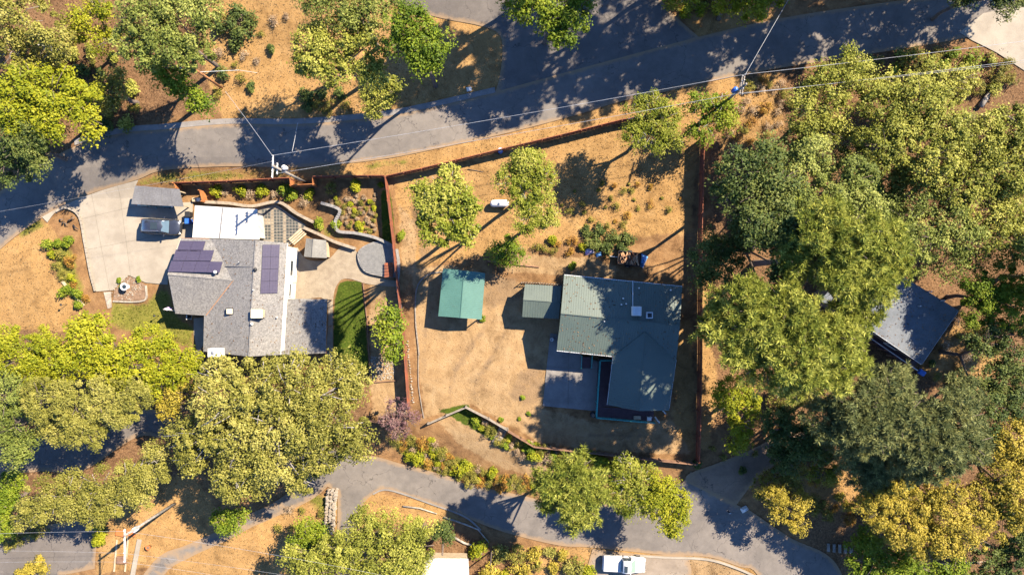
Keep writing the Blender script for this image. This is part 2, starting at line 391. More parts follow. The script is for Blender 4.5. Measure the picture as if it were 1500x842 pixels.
def drape(name, polyxy, off, mat, step=1.0, parent=None, thick=0.0, kind=None, label=None):
    """sheet laid over the terrain, tessellated so that it follows it"""
    bm = bmesh.new(); vs = []
    for p in polyxy:
        if vs and (Vector((p[0], p[1], 0)) - vs[-1].co).length < 1e-3: continue
        vs.append(bm.verts.new((p[0], p[1], 0)))
    es = [bm.edges.new((vs[i], vs[(i+1) % len(vs)])) for i in range(len(vs))]
    bmesh.ops.triangle_fill(bm, use_beauty=True, use_dissolve=False, edges=es, normal=(0, 0, 1))
    xs = [p[0] for p in polyxy]; ys = [p[1] for p in polyxy]
    for ax, lo, hi in ((0, min(xs), max(xs)), (1, min(ys), max(ys))):
        k = math.floor(lo/step)*step + step + 0.013
        while k < hi:
            co = (k, 0, 0) if ax == 0 else (0, k, 0); no = (1, 0, 0) if ax == 0 else (0, 1, 0)
            bmesh.ops.bisect_plane(bm, geom=bm.verts[:]+bm.edges[:]+bm.faces[:], plane_co=co, plane_no=no, dist=1e-4); k += step
    for f in bm.faces:
        if f.normal.z < 0: f.normal_flip()
    L = Vector((0,0,0))
    if parent is not None: L = parent.location
    for v in bm.verts: v.co.z = H(v.co.x, v.co.y) + off
    ev = np.array([v.co[:] for v in bm.verts]); el = bm.verts.layers.float.new('edge'); pa = np.array(polyxy, float)
    ed = edge_dist(ev[:, 0], ev[:, 1], pa)
    for v, d in zip(bm.verts, ed): v[el] = float(d)
    if thick:
        g = bmesh.ops.extrude_face_region(bm, geom=bm.faces[:])
        for e in g['geom']:
            if isinstance(e, bmesh.types.BMVert): pass
        top_vs = [e for e in g['geom'] if isinstance(e, bmesh.types.BMVert)]; ts = set(top_vs)
        for v in bm.verts:
            if v not in ts: v.co.z -= thick
        bmesh.ops.recalc_face_normals(bm, faces=bm.faces[:])
    for v in bm.verts: v.co -= L
    me = bpy.data.meshes.new(name); bm.to_mesh(me); bm.free(); me.materials.append(M[mat])
    o = bpy.data.objects.new(name, me); COL.objects.link(o)
    if parent is not None: o.parent = parent
    if kind: o['kind'] = kind
    if label: o['label'] = label
    return o
def wx(pts, h=0.0): return [(p.x, p.y) for p in (W(a, b, h) for a, b in pts)]

# ---------------------------------------------------------------- ground sheet with its soil zones
def sdist(px, py, poly):
    d2 = np.full(px.shape, 1e18); ins = np.zeros(px.shape, bool); n = len(poly)
    for i in range(n):
        ax, ay = poly[i]; bx, by = poly[(i+1) % n]; ex, ey = bx-ax, by-ay
        t = np.clip(((px-ax)*ex + (py-ay)*ey) / (ex*ex+ey*ey+1e-9), 0, 1)
        d2 = np.minimum(d2, (px-ax-t*ex)**2 + (py-ay-t*ey)**2)
        c = ((ay > py) != (by > py)) & (px < (bx-ax)*(py-ay)/((by-ay) if by != ay else 1e-9) + ax); ins ^= c
    d = np.sqrt(d2); return np.where(ins, d, -d)
ZONES = {
 'litter': [[(1030,150),(1120,95),(1420,62),(1700,100),(1700,1000),(1230,1000),(1190,800),(1110,740),(1120,650),(1040,560),(1045,300)],
            [(-200,-100),(300,-100),(310,100),(300,160),(180,190),(60,240),(-200,330)], [(-200,490),(120,470),(240,540),(300,540),(540,540),(540,700),(440,720),(300,690),(150,740),(-200,790)],
            [(420,740),(600,745),(650,765),(720,800),(860,815),(860,900),(420,900)], [(430,100),(560,90),(650,100),(640,150),(500,170),(420,170)], [(680,850),(820,790),(870,860)]],
 'straw': [[(-200,480),(-200,340),(30,345),(68,326),(85,345),(75,395),(112,450),(95,485)],
           [(300,-60),(540,-60),(735,40),(738,140),(600,165),(330,182),(300,110)],
           [(196,262),(420,243),(560,233),(740,198),(905,150),(1075,112),(1100,150),(1040,190),(905,182),(670,238),(567,260),(265,270)],
           [(578,262),(670,240),(905,185),(1020,200),(1015,340),(850,352),(700,375),(600,395),(588,380)],
           [(280,790),(380,745),(500,715),(640,735),(680,765),(560,770),(480,790),(400,900),(200,900)], [(145,735),(280,690),(330,760),(280,820),(140,842)],
           [(990,470),(1016,470),(1016,660),(985,660)], [(1030,380),(1050,560),(1040,660),(1026,660),(1026,380)], [(1000,20),(1110,10),(1140,30),(1020,55)],
           [(1040,130),(1140,105),(1150,190),(1060,230)], [(1345,540),(1400,470),(1470,520),(1430,600)], [(1180,690),(1330,690),(1330,760),(1180,740)],
           [(760,800),(880,800),(1120,830),(1120,900),(760,900)]],
 'pale': [[(604,395),(650,388),(716,402),(765,415),(822,470),(812,500),(798,600),(870,618),(985,615),(1012,665),(900,662),(790,648),(692,592),(622,612),(610,520)],
          [(640,612),(684,596),(735,655),(815,690),(800,706),(735,684),(672,650)], [(732,372),(860,378),(905,392),(900,408),(740,398)],
          [(540,400),(580,410),(600,600),(545,610)], [(990,820),(1010,810),(1060,820),(1100,842),(990,850)], [(585,300),(610,330),(610,400),(588,400)]],
 'worn': [[(712,470),(722,474),(690,520),(668,556),(664,598),(654,600),(656,550),(678,508)], [(742,474),(750,478),(724,530),(700,566),(698,590),(690,588),(692,558),(714,520)], [(760,540),(800,520),(798,590),(770,600),(740,580)], [(618,470),(628,480),(626,560),(618,600),(614,540)], [(860,630),(960,635),(960,645),(860,642)], [(700,395),(760,405),(770,440),(730,450),(712,470)], [(600,300),(612,290),(640,380),(612,395)]],
 'green': [[(196,266),(250,250),(330,248),(420,246),(420,256),(290,268),(205,274)], [(530,240),(600,230),(600,242),(530,250)],
           [(160,442),(213,440),(240,415),(250,430),(262,462),(285,478),(290,515),(160,480)], [(75,355),(105,350),(122,420),(130,450),(110,450),(78,400)],
           [(500,320),(553,345),(553,330),(500,325)], [(470,330),(500,340),(515,355),(480,350)], 
           [(560,640),(640,650),(720,690),(800,712),(780,725),(700,710),(600,685)], [(690,600),(745,640),(830,665),(830,690),(760,665),(700,625)], [(0,330),(55,318),(75,330),(30,350)],
           [(420,690),(500,740),(470,760)]],
 'lawn': [[(490,440),(496,416),(510,410),(530,413),(536,470),(541,548),(488,548)], [(557,280),(572,280),(580,358),(560,350)], [(640,600),(683,592),(735,640),(715,640)], [(20,790),(70,768),(60,785),(20,800)]],
}
def axis(lo, hi, step, far):
    a = list(np.arange(lo, hi + 1e-6, step)); g = step; o = []; v = hi
    while v < far: g *= 1.6; v += g; o.append(v)
    g = step; u = []; v = lo
    while v > -far: g *= 1.6; v -= g; u.append(v)
    return np.array(u[::-1] + a + o)
GX = axis(-72, 72, .5, 1200); GY = axis(-46, 50, .5, 1200)
XX, YY = np.meshgrid(GX, GY); ZZ = hgt(XX, YY)
PXg = 750 + XX * PXM * CAMZ / (CAMZ - ZZ); PYg = 421 - YY * PXM * CAMZ / (CAMZ - ZZ)
SOFT = {'lawn': 4, 'green': 14, 'litter': 16, 'straw': 14, 'pale': 10, 'worn': 9}
GAIN = {'green': .72, 'worn': .62}
def zone(nm, px, py, soft=None):
    soft = soft or SOFT[nm]
    wgt = np.zeros(px.shape)
    for poly in ZONES[nm]: wgt = np.maximum(wgt, ss(-soft, soft, sdist(px, py, poly)))
    return wgt * GAIN.get(nm, 1.0)
ny, nx = XX.shape
me = bpy.data.meshes.new('ground')
idx = np.arange(ny*nx).reshape(ny, nx)
q = np.stack([idx[:-1, :-1], idx[:-1, 1:], idx[1:, 1:], idx[1:, :-1]], -1).reshape(-1, 4)
def rawmesh(me, V, F):
    nf, k = F.shape
    me.vertices.add(len(V)); me.vertices.foreach_set('co', np.ascontiguousarray(V, np.float32).ravel())
    me.loops.add(nf*k); me.loops.foreach_set('vertex_index', np.ascontiguousarray(F, np.int32).ravel())
    me.polygons.add(nf); me.polygons.foreach_set('loop_start', np.arange(0, nf*k, k, dtype=np.int32))
    me.update(calc_edges=True)
rough = (RNG.random(XX.shape) - .5) * 0.05
rawmesh(me, np.stack([XX, YY, ZZ - 0.02 + rough*.6], -1).reshape(-1, 3), q)
for nm in ZONES:
    a = me.attributes.new(nm, 'FLOAT', 'POINT'); a.data.foreach_set('value', zone(nm, PXg, PYg).ravel().astype(np.float32))
me.polygons.foreach_set('use_smooth', [True]*len(me.polygons)); me.materials.append(M['ground'])
ground = bpy.data.objects.new('ground', me); COL.objects.link(ground); ground['kind'] = 'structure'

# ---------------------------------------------------------------- roads
def road(name, pts, off, mat, step=1.2):
    return drape(name, wx(pts), off, mat, step, kind='structure')
UN = [(-260,560),(-120,380),(-30,305),(20,266),(80,229),(133,206),(186,193),(239,189),(332,181),(436,181),(536,173),(603,163),(726,135)]
UN2 = [(726,135),(860,98),(1022,55),(1140,28),(1283,6),(1430,-12),(1560,-35)]
US = [(1560,20),(1416,55),(1333,70),(1233,86),(1143,100),(1072,113),(970,136),(906,150),(840,170),(740,196),(636,219),(556,234),(446,245),(332,244),(239,250),(200,264),(125,287),(64,318),(0,366),(-80,450),(-160,600)]
road('upper_road', spline(UN) + spline(UN2)[1:] + spline(US), .060, 'asphalt')
road('side_road', [(540,-90)] + spline([(565,-20),(580,8),(646,27),(702,38),(730,50),(736,73),(732,112),(724,140)]) + [(790,128),(900,96)] + spline([(1030,60),(1000,34),(972,5),(960,-30)]) + [(960,-90)], .052, 'asphalt_old')
gut = spline([(110,213),(133,206),(186,194),(239,190),(332,182),(436,182),(536,174),(603,164),(726,136)], 6)
gutn = [(a-1, b-8) for a, b in gut]
drape('gutter_upper', wx(gut + gutn[::-1]), .085, 'concrete_grey', 1.2, thick=.12, kind='structure')
LN = spline([(380,610),(470,650),(554,669),(585,678),(650,695),(712,714),(770,726),(830,742),(900,735),(1000,706)])
LE = [(1012,690),(1040,720),(1075,737)] + spline([(1100,748),(1160,788),(1210,811),(1235,845),(1260,930)])
LS = spline([(1150,930),(1110,842),(1082,829),(1036,815),(973,812),(865,801),(818,798),(740,779),(681,757),(631,738),(570,718),(546,724),(530,745),(522,800),(520,900)])
LW = [(492,900),(494,779),(495,720)] + spline([(480,712),(455,732),(400,758),(370,771),(330,792),(280,815),(240,842),(200,920)]) + spline([(160,920),(225,822),(275,797),(330,772),(366,752),(400,736),(430,712),(420,690),(380,640)])
road('lower_road', LN + LE + LS + LW, .056, 'asphalt')
road('dirt_drive', spline([(1006,706),(1008,694),(1050,678),(1095,660),(1180,620),(1200,640),(1135,680),(1105,705),(1085,730),(1078,740)]), .070, 'dirt_track')
road('parking_area', [(-120,805)] + [(0,795),(30,788),(70,768),(105,762),(145,760),(139,832),(110,838),(90,842),(90,900),(-120,900)], .05, 'asphalt_old')
road('path_west', spline([(-60,640),(0,655),(60,640),(110,640),(185,605),(240,600),(256,618),(245,642),(200,640),(120,690),(60,690),(-60,700)]), .045, 'asphalt_old')
road('east_driveway', [(1405,48),(1440,20),(1500,8),(1560,0),(1580,90),(1500,104),(1460,78),(1424,60)], .075, 'concrete')
road('truck_apron', spline([(868,803),(940,811),(1000,813),(1010,822),(1000,850),(880,860),(860,830)]), .064, 'apron')
def kerb(name, pts, wpx, off, h, mat):
    p = spline(pts, 6); out = []
    for i, (a, b) in enumerate(p):
        d = Vector((p[min(i+1, len(p)-1)][0]-p[max(i-1, 0)][0], p[min(i+1, len(p)-1)][1]-p[max(i-1, 0)][1], 0)).normalized()
        out.append((a - d.y*wpx, b + d.x*wpx))
    return drape(name, wx(p + out[::-1]), off + h, mat, 1.2, thick=h+.1, kind='structure')
kerb('kerb_south', [(930,811),(973,814),(1036,817),(1082,831),(1112,845)], 3.0, .05, .11, 'concrete')
kerb('kerb_middle', [(546,722),(570,716),(631,736),(681,755),(705,775)], 2.2, .05, .05, 'concrete_grey')
# concrete driveway of the grey house, poured slab by slab
DW = spline([(62,318),(100,298),(150,279),(203,264)]) + [(198,275),(205,300),(283,296),(282,350),(266,352),(247,400),(246,417)] + [(214,414),(189,403),(166,425)] + spline([(141,427),(133,397),(125,354),(117,318),(98,306),(82,311),(70,326)])
dwp = wx(DW)
drv = drape('driveway', dwp, .062, 'joint', 1.2, kind='structure')
def lin(a, b):
    a, b = W(*a), W(*b); n = Vector((-(b-a).y, (b-a).x)).normalized(); return n.x, n.y, n.x*a.x + n.y*a.y
J1 = lin((60,335), (200,302)); J2 = lin((132,365), (280,336)); J3 = lin((133,280), (143,330)); J4 = lin((172,270), (182,330)); J5 = lin((205,300),(222,420))
def cells(poly, lines, gap=.025):
    out = [poly]
    for a, b, c in lines:
        nxt = []
        for p in out:
            for s in (1, -1):
                r = clip(p, s*a, s*b, s*c + gap)
                if len(r) > 2: nxt.append(r)
        out = nxt
    return [p for p in out if abs(sum(p[i][0]*p[(i+1)%len(p)][1]-p[(i+1)%len(p)][0]*p[i][1] for i in range(len(p))))/2 > .15]
for k, p in enumerate(cells(dwp, [J1, J2, J3, J4], .014)):
    drape('slab', p, .085 + .002*(k % 3), 'concrete', 1.2, parent=drv)
# patio slabs of the green roofed house
pat = wx([(806,488),(842,492),(850,520),(878,530),(873,602),(857,600),(795,594)])
pbase = drape('patio', pat, .03, 'joint', 1.2, kind='structure')
for k, p in enumerate(cells(pat, [lin((833,490),(832,600)), lin((790,536),(880,541))])):
    drape('slab', p, .085 + .003*(k % 2), 'concrete_grey', 1.2, parent=pbase)
# walk and terraces of the grey house
drape('flagstone_patio', wx(spline([(436,362),(450,380),(480,380),(500,362),(522,368),(532,396),(560,408),(582,412),(582,420),(540,416),(510,408),(496,414),(488,440),(487,520),(478,520),(478,440),(428,438),(430,380)])), .035, 'flag_tan', 1.2, kind='structure')
drape('side_walk', wx([(284,466),(302,464),(300,500),(290,520),(284,490)]), .04, 'concrete', 1.2, kind='structure')
drape('front_walk', wx([(152,428),(163,427),(164,450),(158,452)]), .045, 'stone_pale', 1.2, kind='structure')
# ---------------------------------------------------------------- tiled patio (square dark tiles in a pale grid)
tp = wx([(378,306),(404,299),(448,330),(446,338),(424,360),(379,354)])
tpo = drape('tile_patio', tp, .05, 'tile_light', 1.2, kind='structure')
mb = MB(); mb2 = MB(); c0 = W(378, 306); dx = .37
for i in range(20):
    for j in range(16):
        x = c0.x + .25 + i*dx; y = c0.y + .5 - j*dx
        if float(sdist(np.array([x]), np.array([y]), tp)[0]) < .25: continue
        dark = (i % 9) in (0, 1, 2, 3, 5, 6, 7) and j > 1 and not (j in (5, 6) and i < 5)
        (mb if dark else mb2).box((x, y, H(x, y) + .062), (dx*.74, dx*.74, .03))
mb.build('dark_tiles', 'tile_dark', tpo, kind='stuff'); mb2.build('pale_tiles', 'flag_tan', tpo, kind='stuff')
# ---------------------------------------------------------------- raised paver terrace
rp = spline([(524,368),(552,353),(577,363),(583,388),(580,405),(560,405),(532,396)], 5, True)
rpw = wx(rp, .45); zc = H(*wx([(555,380)])[0])
rpo = MB().prism(rpw, zc - .1, zc + .42).build('paver_terrace', 'block_grey'); rpo['kind'] = 'structure'
mb = MB()
for i in range(24):
    for j in range(22):
        x = WA(522, 350, zc+.45).x + i*.235 + (j % 2)*.11; y = WA(522, 350, zc+.45).y - j*.235
        if float(sdist(np.array([x]), np.array([y]), rpw)[0]) > .14: mb.box((x, y, zc + .44 + RNG.uniform(-.006, .006)), (.215, .215, .05))
mb.build('pavers', 'paver', rpo, kind='stuff')

# ---------------------------------------------------------------- retaining walls
def block_wall(name, label, pts, h, mat, wd=.3, L=.42, cap=True, hb=.18):
    p = [W(a, b) for a, b in spline(pts, 6)]; c = p[len(p)//2]; root = top(name, label, 'wall', c)
    mb = MB(); mc = MB(); acc = 0; rows = max(1, round(h/hb))
    for a, b in zip(p[:-1], p[1:]):
        d = (b - a); l = Vector((d.x, d.y)).length
        if l < 1e-3: continue
        rz = math.atan2(d.y, d.x); n = max(1, round(l/L))
        for k in range(n):
            m = a + d*((k+.5)/n)
            for r in range(rows):
                s = (.5*L if r % 2 else 0); q = m + d.normalized()*(s*.5)
                mb.box((q.x, q.y, H(m.x, m.y) + (r+.5)*h/rows - .03), (l/n*.95, wd*random.uniform(.9, 1.06), h/rows*.95), rz)
            if cap: mc.box((m.x, m.y, H(m.x, m.y) + h + .01), (l/n*.98, wd*1.15, .07), rz + random.uniform(-.02, .02))
    mb.build('blocks', mat, root, kind='stuff')
    if cap: mc.build('cap_stones', mat, root, kind='stuff')
    return root
block_wall('retaining_wall', 'low tan block wall below the row of garden shrubs', [(303,297),(340,299),(372,303),(410,297),(436,313),(461,326)], .75, 'block')
block_wall('retaining_wall', 'winding block wall around the weedy garden bed', [(472,298),(499,308),(493,325),(497,339),(522,342),(552,349),(577,361)], .6, 'block_grey')
block_wall('retaining_wall', 'tan block wall running behind the small grey shed', [(447,334),(470,344),(493,355),(521,364)], .55, 'block')
block_wall('planter_wall', 'curved low kerb wall around the dirt bed by the driveway', [(82,311),(98,305),(117,317),(125,354),(133,397),(140,424)], .3, 'concrete', .22, .8, False)
block_wall('rail_wall', 'grey curved wall beside the red steps and red fence', [(582,365),(585,390),(583,420),(588,452)], .5, 'block_grey', .25)
block_wall('garden_edge', 'stone edge around the star shaped gravel planter', [(166,441),(190,442),(207,441),(215,436),(214,418)], .18, 'stone_pale', .2, .4, False)
block_wall('garden_edge', 'pale log edging curving past the teal shed into the yard', [(652,398),(630,401),(615,413),(609,432),(609,470),(612,500),(614,520)], .2, 'grey_wood', .13, .5, False)
block_wall('garden_edge', 'thin dark edging strip along the bare dirt yard', [(613,520),(613,560),(617,590),(621,612)], .14, 'grey_wood', .08, .8, False)
se = top('stone_edging', 'row of small pale stones along the red fence', 'stones', W(601,545)); rg_ = random.Random(77)
for k in range(24):
    q = W(597 + k*.35 + rg_.uniform(-.8, .8), 500 + k*3.9 + rg_.uniform(-1, 1)); MB().rock((q.x, q.y, q.z + .06), (rg_.uniform(.16, .34), rg_.uniform(.14, .28), .16), rg_, rg_.random()).build('stone', 'stone_pale', se)

# ---------------------------------------------------------------- fences
def fence(name, label, pts, h, mat, bw=.14, post=2.4, cap=None, gap=.015, zoff=0.0, cat='fence'):
    p = [W(a, b) for a, b in pts]; c = p[len(p)//2]; root = top(name, label, cat, (c.x, c.y, H(c.x, c.y)))
    mb = MB(); mr = MB(); posts = []
    for a, b in zip(p[:-1], p[1:]):
        d = Vector((b.x-a.x, b.y-a.y, 0)); l = d.length; u = d/l; rz = math.atan2(u.y, u.x); n = max(1, int(l/bw)); nrm = Vector((-u.y, u.x, 0))
        for k in range(n):
            m = a + u*((k+.5)*l/n); z = H(m.x, m.y) + zoff; hh = h + random.uniform(-.025, .02)
            off = nrm*random.uniform(-.008, .008)
            mb.box((m.x + off.x, m.y + off.y, z + hh/2 + .03), (l/n - gap, .022, hh), rz + random.uniform(-.02, .02))
        ns = max(1, round(l/post))
        for k in range(ns + 1): posts.append(a + u*(k*l/ns) - nrm*.09)
        for k in range(ns):
            q0 = a + u*(k*l/ns); q1 = a + u*((k+1)*l/ns)
            for fz in (.25, .85):
                A = Vector((q0.x, q0.y, H(q0.x, q0.y) + h*fz + zoff)) - nrm*.045; B = Vector((q1.x, q1.y, H(q1.x, q1.y) + h*fz + zoff)) - nrm*.045
                mr.tube(A, B, .045, n=4)
            if cap:
                A = Vector((q0.x, q0.y, H(q0.x, q0.y) + h + .06 + zoff)); B = Vector((q1.x, q1.y, H(q1.x, q1.y) + h + .06 + zoff)); mr.tube(A, B, cap, n=4)
    mb.build('boards', mat, root, kind='stuff'); mr.build('rails', mat, root)
    pm = None
    for q in posts:
        z = H(q.x, q.y) + zoff
        if pm is None:
            pm = MB().box((0, 0, h/2), (.1, .1, h + .1)).build('post', mat, root, local=True); o = pm
        else:
            o = pm.copy(); COL.objects.link(o)
        o.location = (q.x - root.location.x, q.y - root.location.y, z - root.location.z)
    return root
fence('board_fence', 'dark red board fence along the verge above the shrub bed', [(264,270.5),(340,268),(431,263.5)], 1.6, 'red_wood', cap=.05)
fence('fence_notch', 'short orange board fence stepping back around the utility pole', [(431,263.8),(432,274),(464,272.5),(463.5,262)], 1.6, 'orange_wood', cap=.05)
fence('board_fence', 'red board fence between the verge and the weedy garden bed', [(464,261.7),(520,260.5),(567,260.5)], 1.7, 'red_wood', cap=.05)
fence('board_fence', 'long red brown fence beside the upper road north of the dirt slope', [(568.5,261),(620,250),(669,238),(740,221),(820,202),(908,180),(985,166)], 1.6, 'red_wood', cap=.05)
fence('board_fence', 'red fence dividing the two house lots from road to purple tree', [(568,262),(576,330),(583,398),(593,485),(601,596)], 1.75, 'red_wood', cap=.07)
fence('board_fence', 'tall brown red fence between the dirt lot and the oak wood', [(1026,205),(1024,280),(1022,350),(1022,440),(1022,518),(1020.5,600),(1018.6,672)], 1.85, 'red_wood', cap=.06)
fence('board_fence', 'low brown board fence on the bank below the green roofed house', [(1017.5,677),(939,669),(860,660),(782,651.5),(744,629)], 1.15, 'brown_wood', cap=.06)
fence('rail_fence', 'weathered low fence bending around the top of the dirt path', [(744,628.5),(716,612),(683,595),(655,607),(628,619)], 1.0, 'grey_wood', cap=.05)
fence('rail_fence', 'short grey fence beside the small green roofed outbuilding', [(764,413),(790,414),(824,417)], 1.0, 'grey_wood', bw=.3, gap=.18)
fence('board_fence', 'orange boards closing the dark recess beside the carport', [(264,270.5),(268,278)], 1.7, 'orange_wood')
fence('board_fence', 'orange board panel between the recess and the white flat roof', [(301,281),(305,297)], 1.7, 'orange_wood')
fence('board_fence', 'thin dark fence below the purple tree and gravel yard', [(541,614),(562,618),(584,621)], 1.1, 'brown_wood')

# ---------------------------------------------------------------- roof faces
def frame(poly, eave):
    """uv frame of a planar roof face: u along the eave, v up the slope"""
    a, b = Vector(eave[0]), Vector(eave[1]); u = (b - a).normalized()
    n = None
    for i in range(len(poly)):
        q = (Vector(poly[i]) - a); r = q - u*q.dot(u)
        if n is None or r.length > n.length: n = r
    return a, u, n.normalized()
def uvpoly(poly, f):
    a, u, v = f; return [((Vector(p)-a).dot(u), (Vector(p)-a).dot(v)) for p in poly]
def roof_ribbed(name, poly, eave, mat, parent, spacing=.3, rib=.02, t=.07):
    f = frame(poly, eave); a, u, v = f; nrm = u.cross(v); nrm = nrm if nrm.z > 0 else -nrm
    mb = MB().slab(poly, t); P = uvpoly(poly, f); us = [p[0] for p in P]; k = min(us) + .06
    while k < max(us) - .03:
        ys = []
        for i in range(len(P)):
            (x0, y0), (x1, y1) = P[i], P[(i+1) % len(P)]
            if (x0 > k) != (x1 > k): ys.append(y0 + (y1-y0)*(k-x0)/(x1-x0))
        if len(ys) >= 2:
            y0, y1 = min(ys), max(ys); wd = spacing*.16
            pts = []
            for y in (y0, y1):
                b = a + u*k + v*y
                pts += [b - u*wd - nrm*.005, b - u*wd*.4 + nrm*rib, b + u*wd*.4 + nrm*rib, b + u*wd - nrm*.005]
            mb.add(pts, [(0,1,5,4), (1,2,6,5), (2,3,7,6), (3,2,1,0), (4,5,6,7)])
        k += spacing
    return mb.build(name, mat, parent)
def roof_shingled(name, poly, eave, mat, parent, course=.2, t=.12):
    f = frame(poly, eave); a, u, v = f; nrm = u.cross(v); nrm = nrm if nrm.z > 0 else -nrm
    mb = MB().slab(poly, t); P = uvpoly(poly, f); k = min(p[1] for p in P); hi = max(p[1] for p in P)
    while k < hi - .02:
        q = clip(clip(P, 0, 1, k), 0, -1, -min(k + course, hi))
        if len(q) > 2:
            pts = [a + u*x + v*y + nrm*(.028 - .022*(y-k)/course) for x, y in q]
            lo = [a + u*x + v*y - nrm*.004 for x, y in q]; n = len(q)
            A = sum(q[i][0]*q[(i+1)%n][1]-q[(i+1)%n][0]*q[i][1] for i in range(n))
            fl = tuple(range(n)); mb.add(pts + lo, [fl] + [(i, (i+1)%n, (i+1)%n+n, i+n) for i in range(n)])
        k += course
    o = mb.build(name, mat, parent)
    bm = bmesh.new(); bm.from_mesh(o.data); bmesh.ops.recalc_face_normals(bm, faces=bm.faces[:]); bm.to_mesh(o.data); bm.free()
    return o
def edge_bar(p, q, w, mat, parent, name, dz=0.0):
    return MB().tube(Vector(p) + Vector((0,0,dz)), Vector(q) + Vector((0,0,dz)), w, n=4).build(name, mat, parent)
def window_on(parent, c, n, wd, ht, wallmat='white_paint'):
    """framed window on a wall at c with outward normal n"""
    n = Vector((n[0], n[1], 0)).normalized(); rz = math.atan2(n.y, n.x) + math.pi/2; c = Vector(c)
    t = Vector((-n.y, n.x, 0))
    fr = MB()
    for s in (-1, 1): fr.box(c + t*s*wd/2 + n*.03, (.09, .09, ht + .09), rz)
    for s in (-1, 1): fr.box(c + Vector((0,0,s*ht/2)) + n*.032, (wd - .09, .085, .09), rz)
    w_ = fr.build('window', wallmat, parent)
    MB().box(c + n*.02, (wd - .08, .04, ht - .08), rz).build('pane', 'glass_dark', w_)
    MB().box(c + Vector((0,0,-ht/2 - .08)) + n*.06, (wd + .2, .14, .05), rz).build('sill', wallmat, w_)
    return w_
def door_on(parent, c, n, mat):
    n = Vector((n[0], n[1], 0)).normalized(); rz = math.atan2(n.y, n.x) + math.pi/2; c = Vector(c); t = Vector((-n.y, n.x, 0))
    d = MB().box(c + n*.03, (.9, .06, 2.05), rz).build('door', mat, parent)
    MB().box(c + n*.09 + t*.36, (.1, .06, .06), rz).build('handle', 'metal', d); return d

# ================================================================ grey shingled house
b1 = H(-33, -1)
A = lambda px, py, z: WA(px, py, b1 + z)
h1 = top('shingle_house', 'grey shingled house with solar panels and a white rear wall', 'house', (-33, -1, b1))
RW, RE = A(246,402,4.45), A(342,410.5,4.45); rN, rS = A(374.6,352,5.4), A(364.6,522,5.4)
nw, ne_ = A(265,349,3.0), A(313,350.5,3.2); sw, se_ = A(257,459,3.0), A(302,462,3.05)
mNW, mSW = A(302,349.5,2.95), A(298,514.5,3.0); mNE, mSE = A(420.7,356,4.15), A(410.7,519.5,4.15)
def inset(pts, d):
    c = sum((Vector((p[0], p[1], 0)) for p in pts), Vector((0,0,0)))/len(pts)
    return [((p[0]-c.x)*(1-d/max(.1, abs(p[0]-c.x))) + c.x, (p[1]-c.y)*(1-d/max(.1, abs(p[1]-c.y))) + c.y) for p in pts]
# walls: closed volumes under the roof planes, the east wall flush with the eave
wm = MB()
fp = [(mNW.x+.45, mNW.y-.35), (rN.x, rN.y-.35), (mNE.x-.06, mNE.y-.35), (mSE.x-.06, mSE.y+.45), (rS.x, rS.y+.45), (mSW.x+.45, mSW.y+.45)]
wm.prism(fp, b1-.3, [b1+2.98, b1+5.2, b1+4.0, b1+4.0, b1+5.2, b1+2.98])
h1w = wm.build('wall', 'stucco', h1)
wm = MB(); wm.prism([(nw.x+.3, nw.y-.4), (mNW.x+.4, nw.y-.4), (mNW.x+.4, se_.y+.4), (sw.x+.4, sw.y+.4), (RW.x+.45, RW.y)], b1-.3, [b1+2.95, b1+2.95, b1+2.95, b1+2.95, b1+4.2])
wm.build('wall', 'siding_tan', h1, label='tan west wing wall under the gable')
east = MB(); ex = mNE.x - .03
e0, e1 = (mNE.x - .03, mNE.y - .5), (mSE.x - .03 + .55, WA(417,437,b1+4).y)
ln = MB(); dE = Vector((mSE.x-mNE.x, mSE.y-mNE.y, 0)); Lp = lambda f: Vector((mNE.x-.02, mNE.y, 0)) + dE*f
p0, p1 = Lp(.04), Lp(.97); rzE = math.atan2(dE.y, dE.x)
MB().box(((p0.x+p1.x)/2, (p0.y+p1.y)/2, b1+1.9), ((p1-p0).length, .08, 4.1), rzE).build('rear_wall', 'white_paint', h1, label='white painted rear wall facing the patio')
nE = (-dE.y, dE.x, 0) if -dE.y > 0 else (dE.y, -dE.x, 0)
for f, zz, wd, ht in ((.22, 2.2, 1.8, 1.1), (.42, 2.3, 1.5, .8)):
    q = Lp(f); window_on(h1, (q.x + .045, q.y, b1+zz), nE, wd, ht)
q = Lp(.32); door_on(h1, (q.x + .045, q.y, b1+1.05), nE, 'cream')
for y in (3.0, -2.0): window_on(h1, (nw.x + .3, y - 1, b1+1.6), (-1, 0), 1.5, 1.1)
for y in (-5, -6.8): window_on(h1, (mSW.x + .45, y, b1+1.6), (-1, 0), 1.3, 1.1)
roof_shingled('roof', [nw, ne_, RE, RW], (nw, ne_), 'shingle', h1)
roof_shingled('roof', [sw, se_, RE, RW], (sw, se_), 'shingle', h1)
roof_shingled('roof', [mNW, mSW, rS, rN], (mNW, mSW), 'shingle', h1)
roof_shingled('roof', [mNE, mSE, rS, rN], (mNE, mSE), 'shingle', h1)
for p, q in ((RW, RE), (rN, rS)): edge_bar(p, q, .09, 'shingle', h1, 'ridge_cap', .02)
edge_bar(ne_, RE, .05, 'flat_grey', h1, 'valley', .03); edge_bar(se_, RE, .05, 'trim_orange', h1, 'valley', .03)
for p, q, m_ in ((sw, se_, 'trim_orange'), (se_, mSW, 'trim_orange'), (mNE, mSE, 'white_paint'), (nw, ne_, 'trim_orange'), (nw, RW, 'cream'), (RW, sw, 'cream')):
    edge_bar(p, q, .07, m_, h1, 'fascia', -.09)
edge_bar(A(330,390,4.05), A(372.5,391,5.32), .05, 'flat_grey', h1, 'roof_seam', .06)
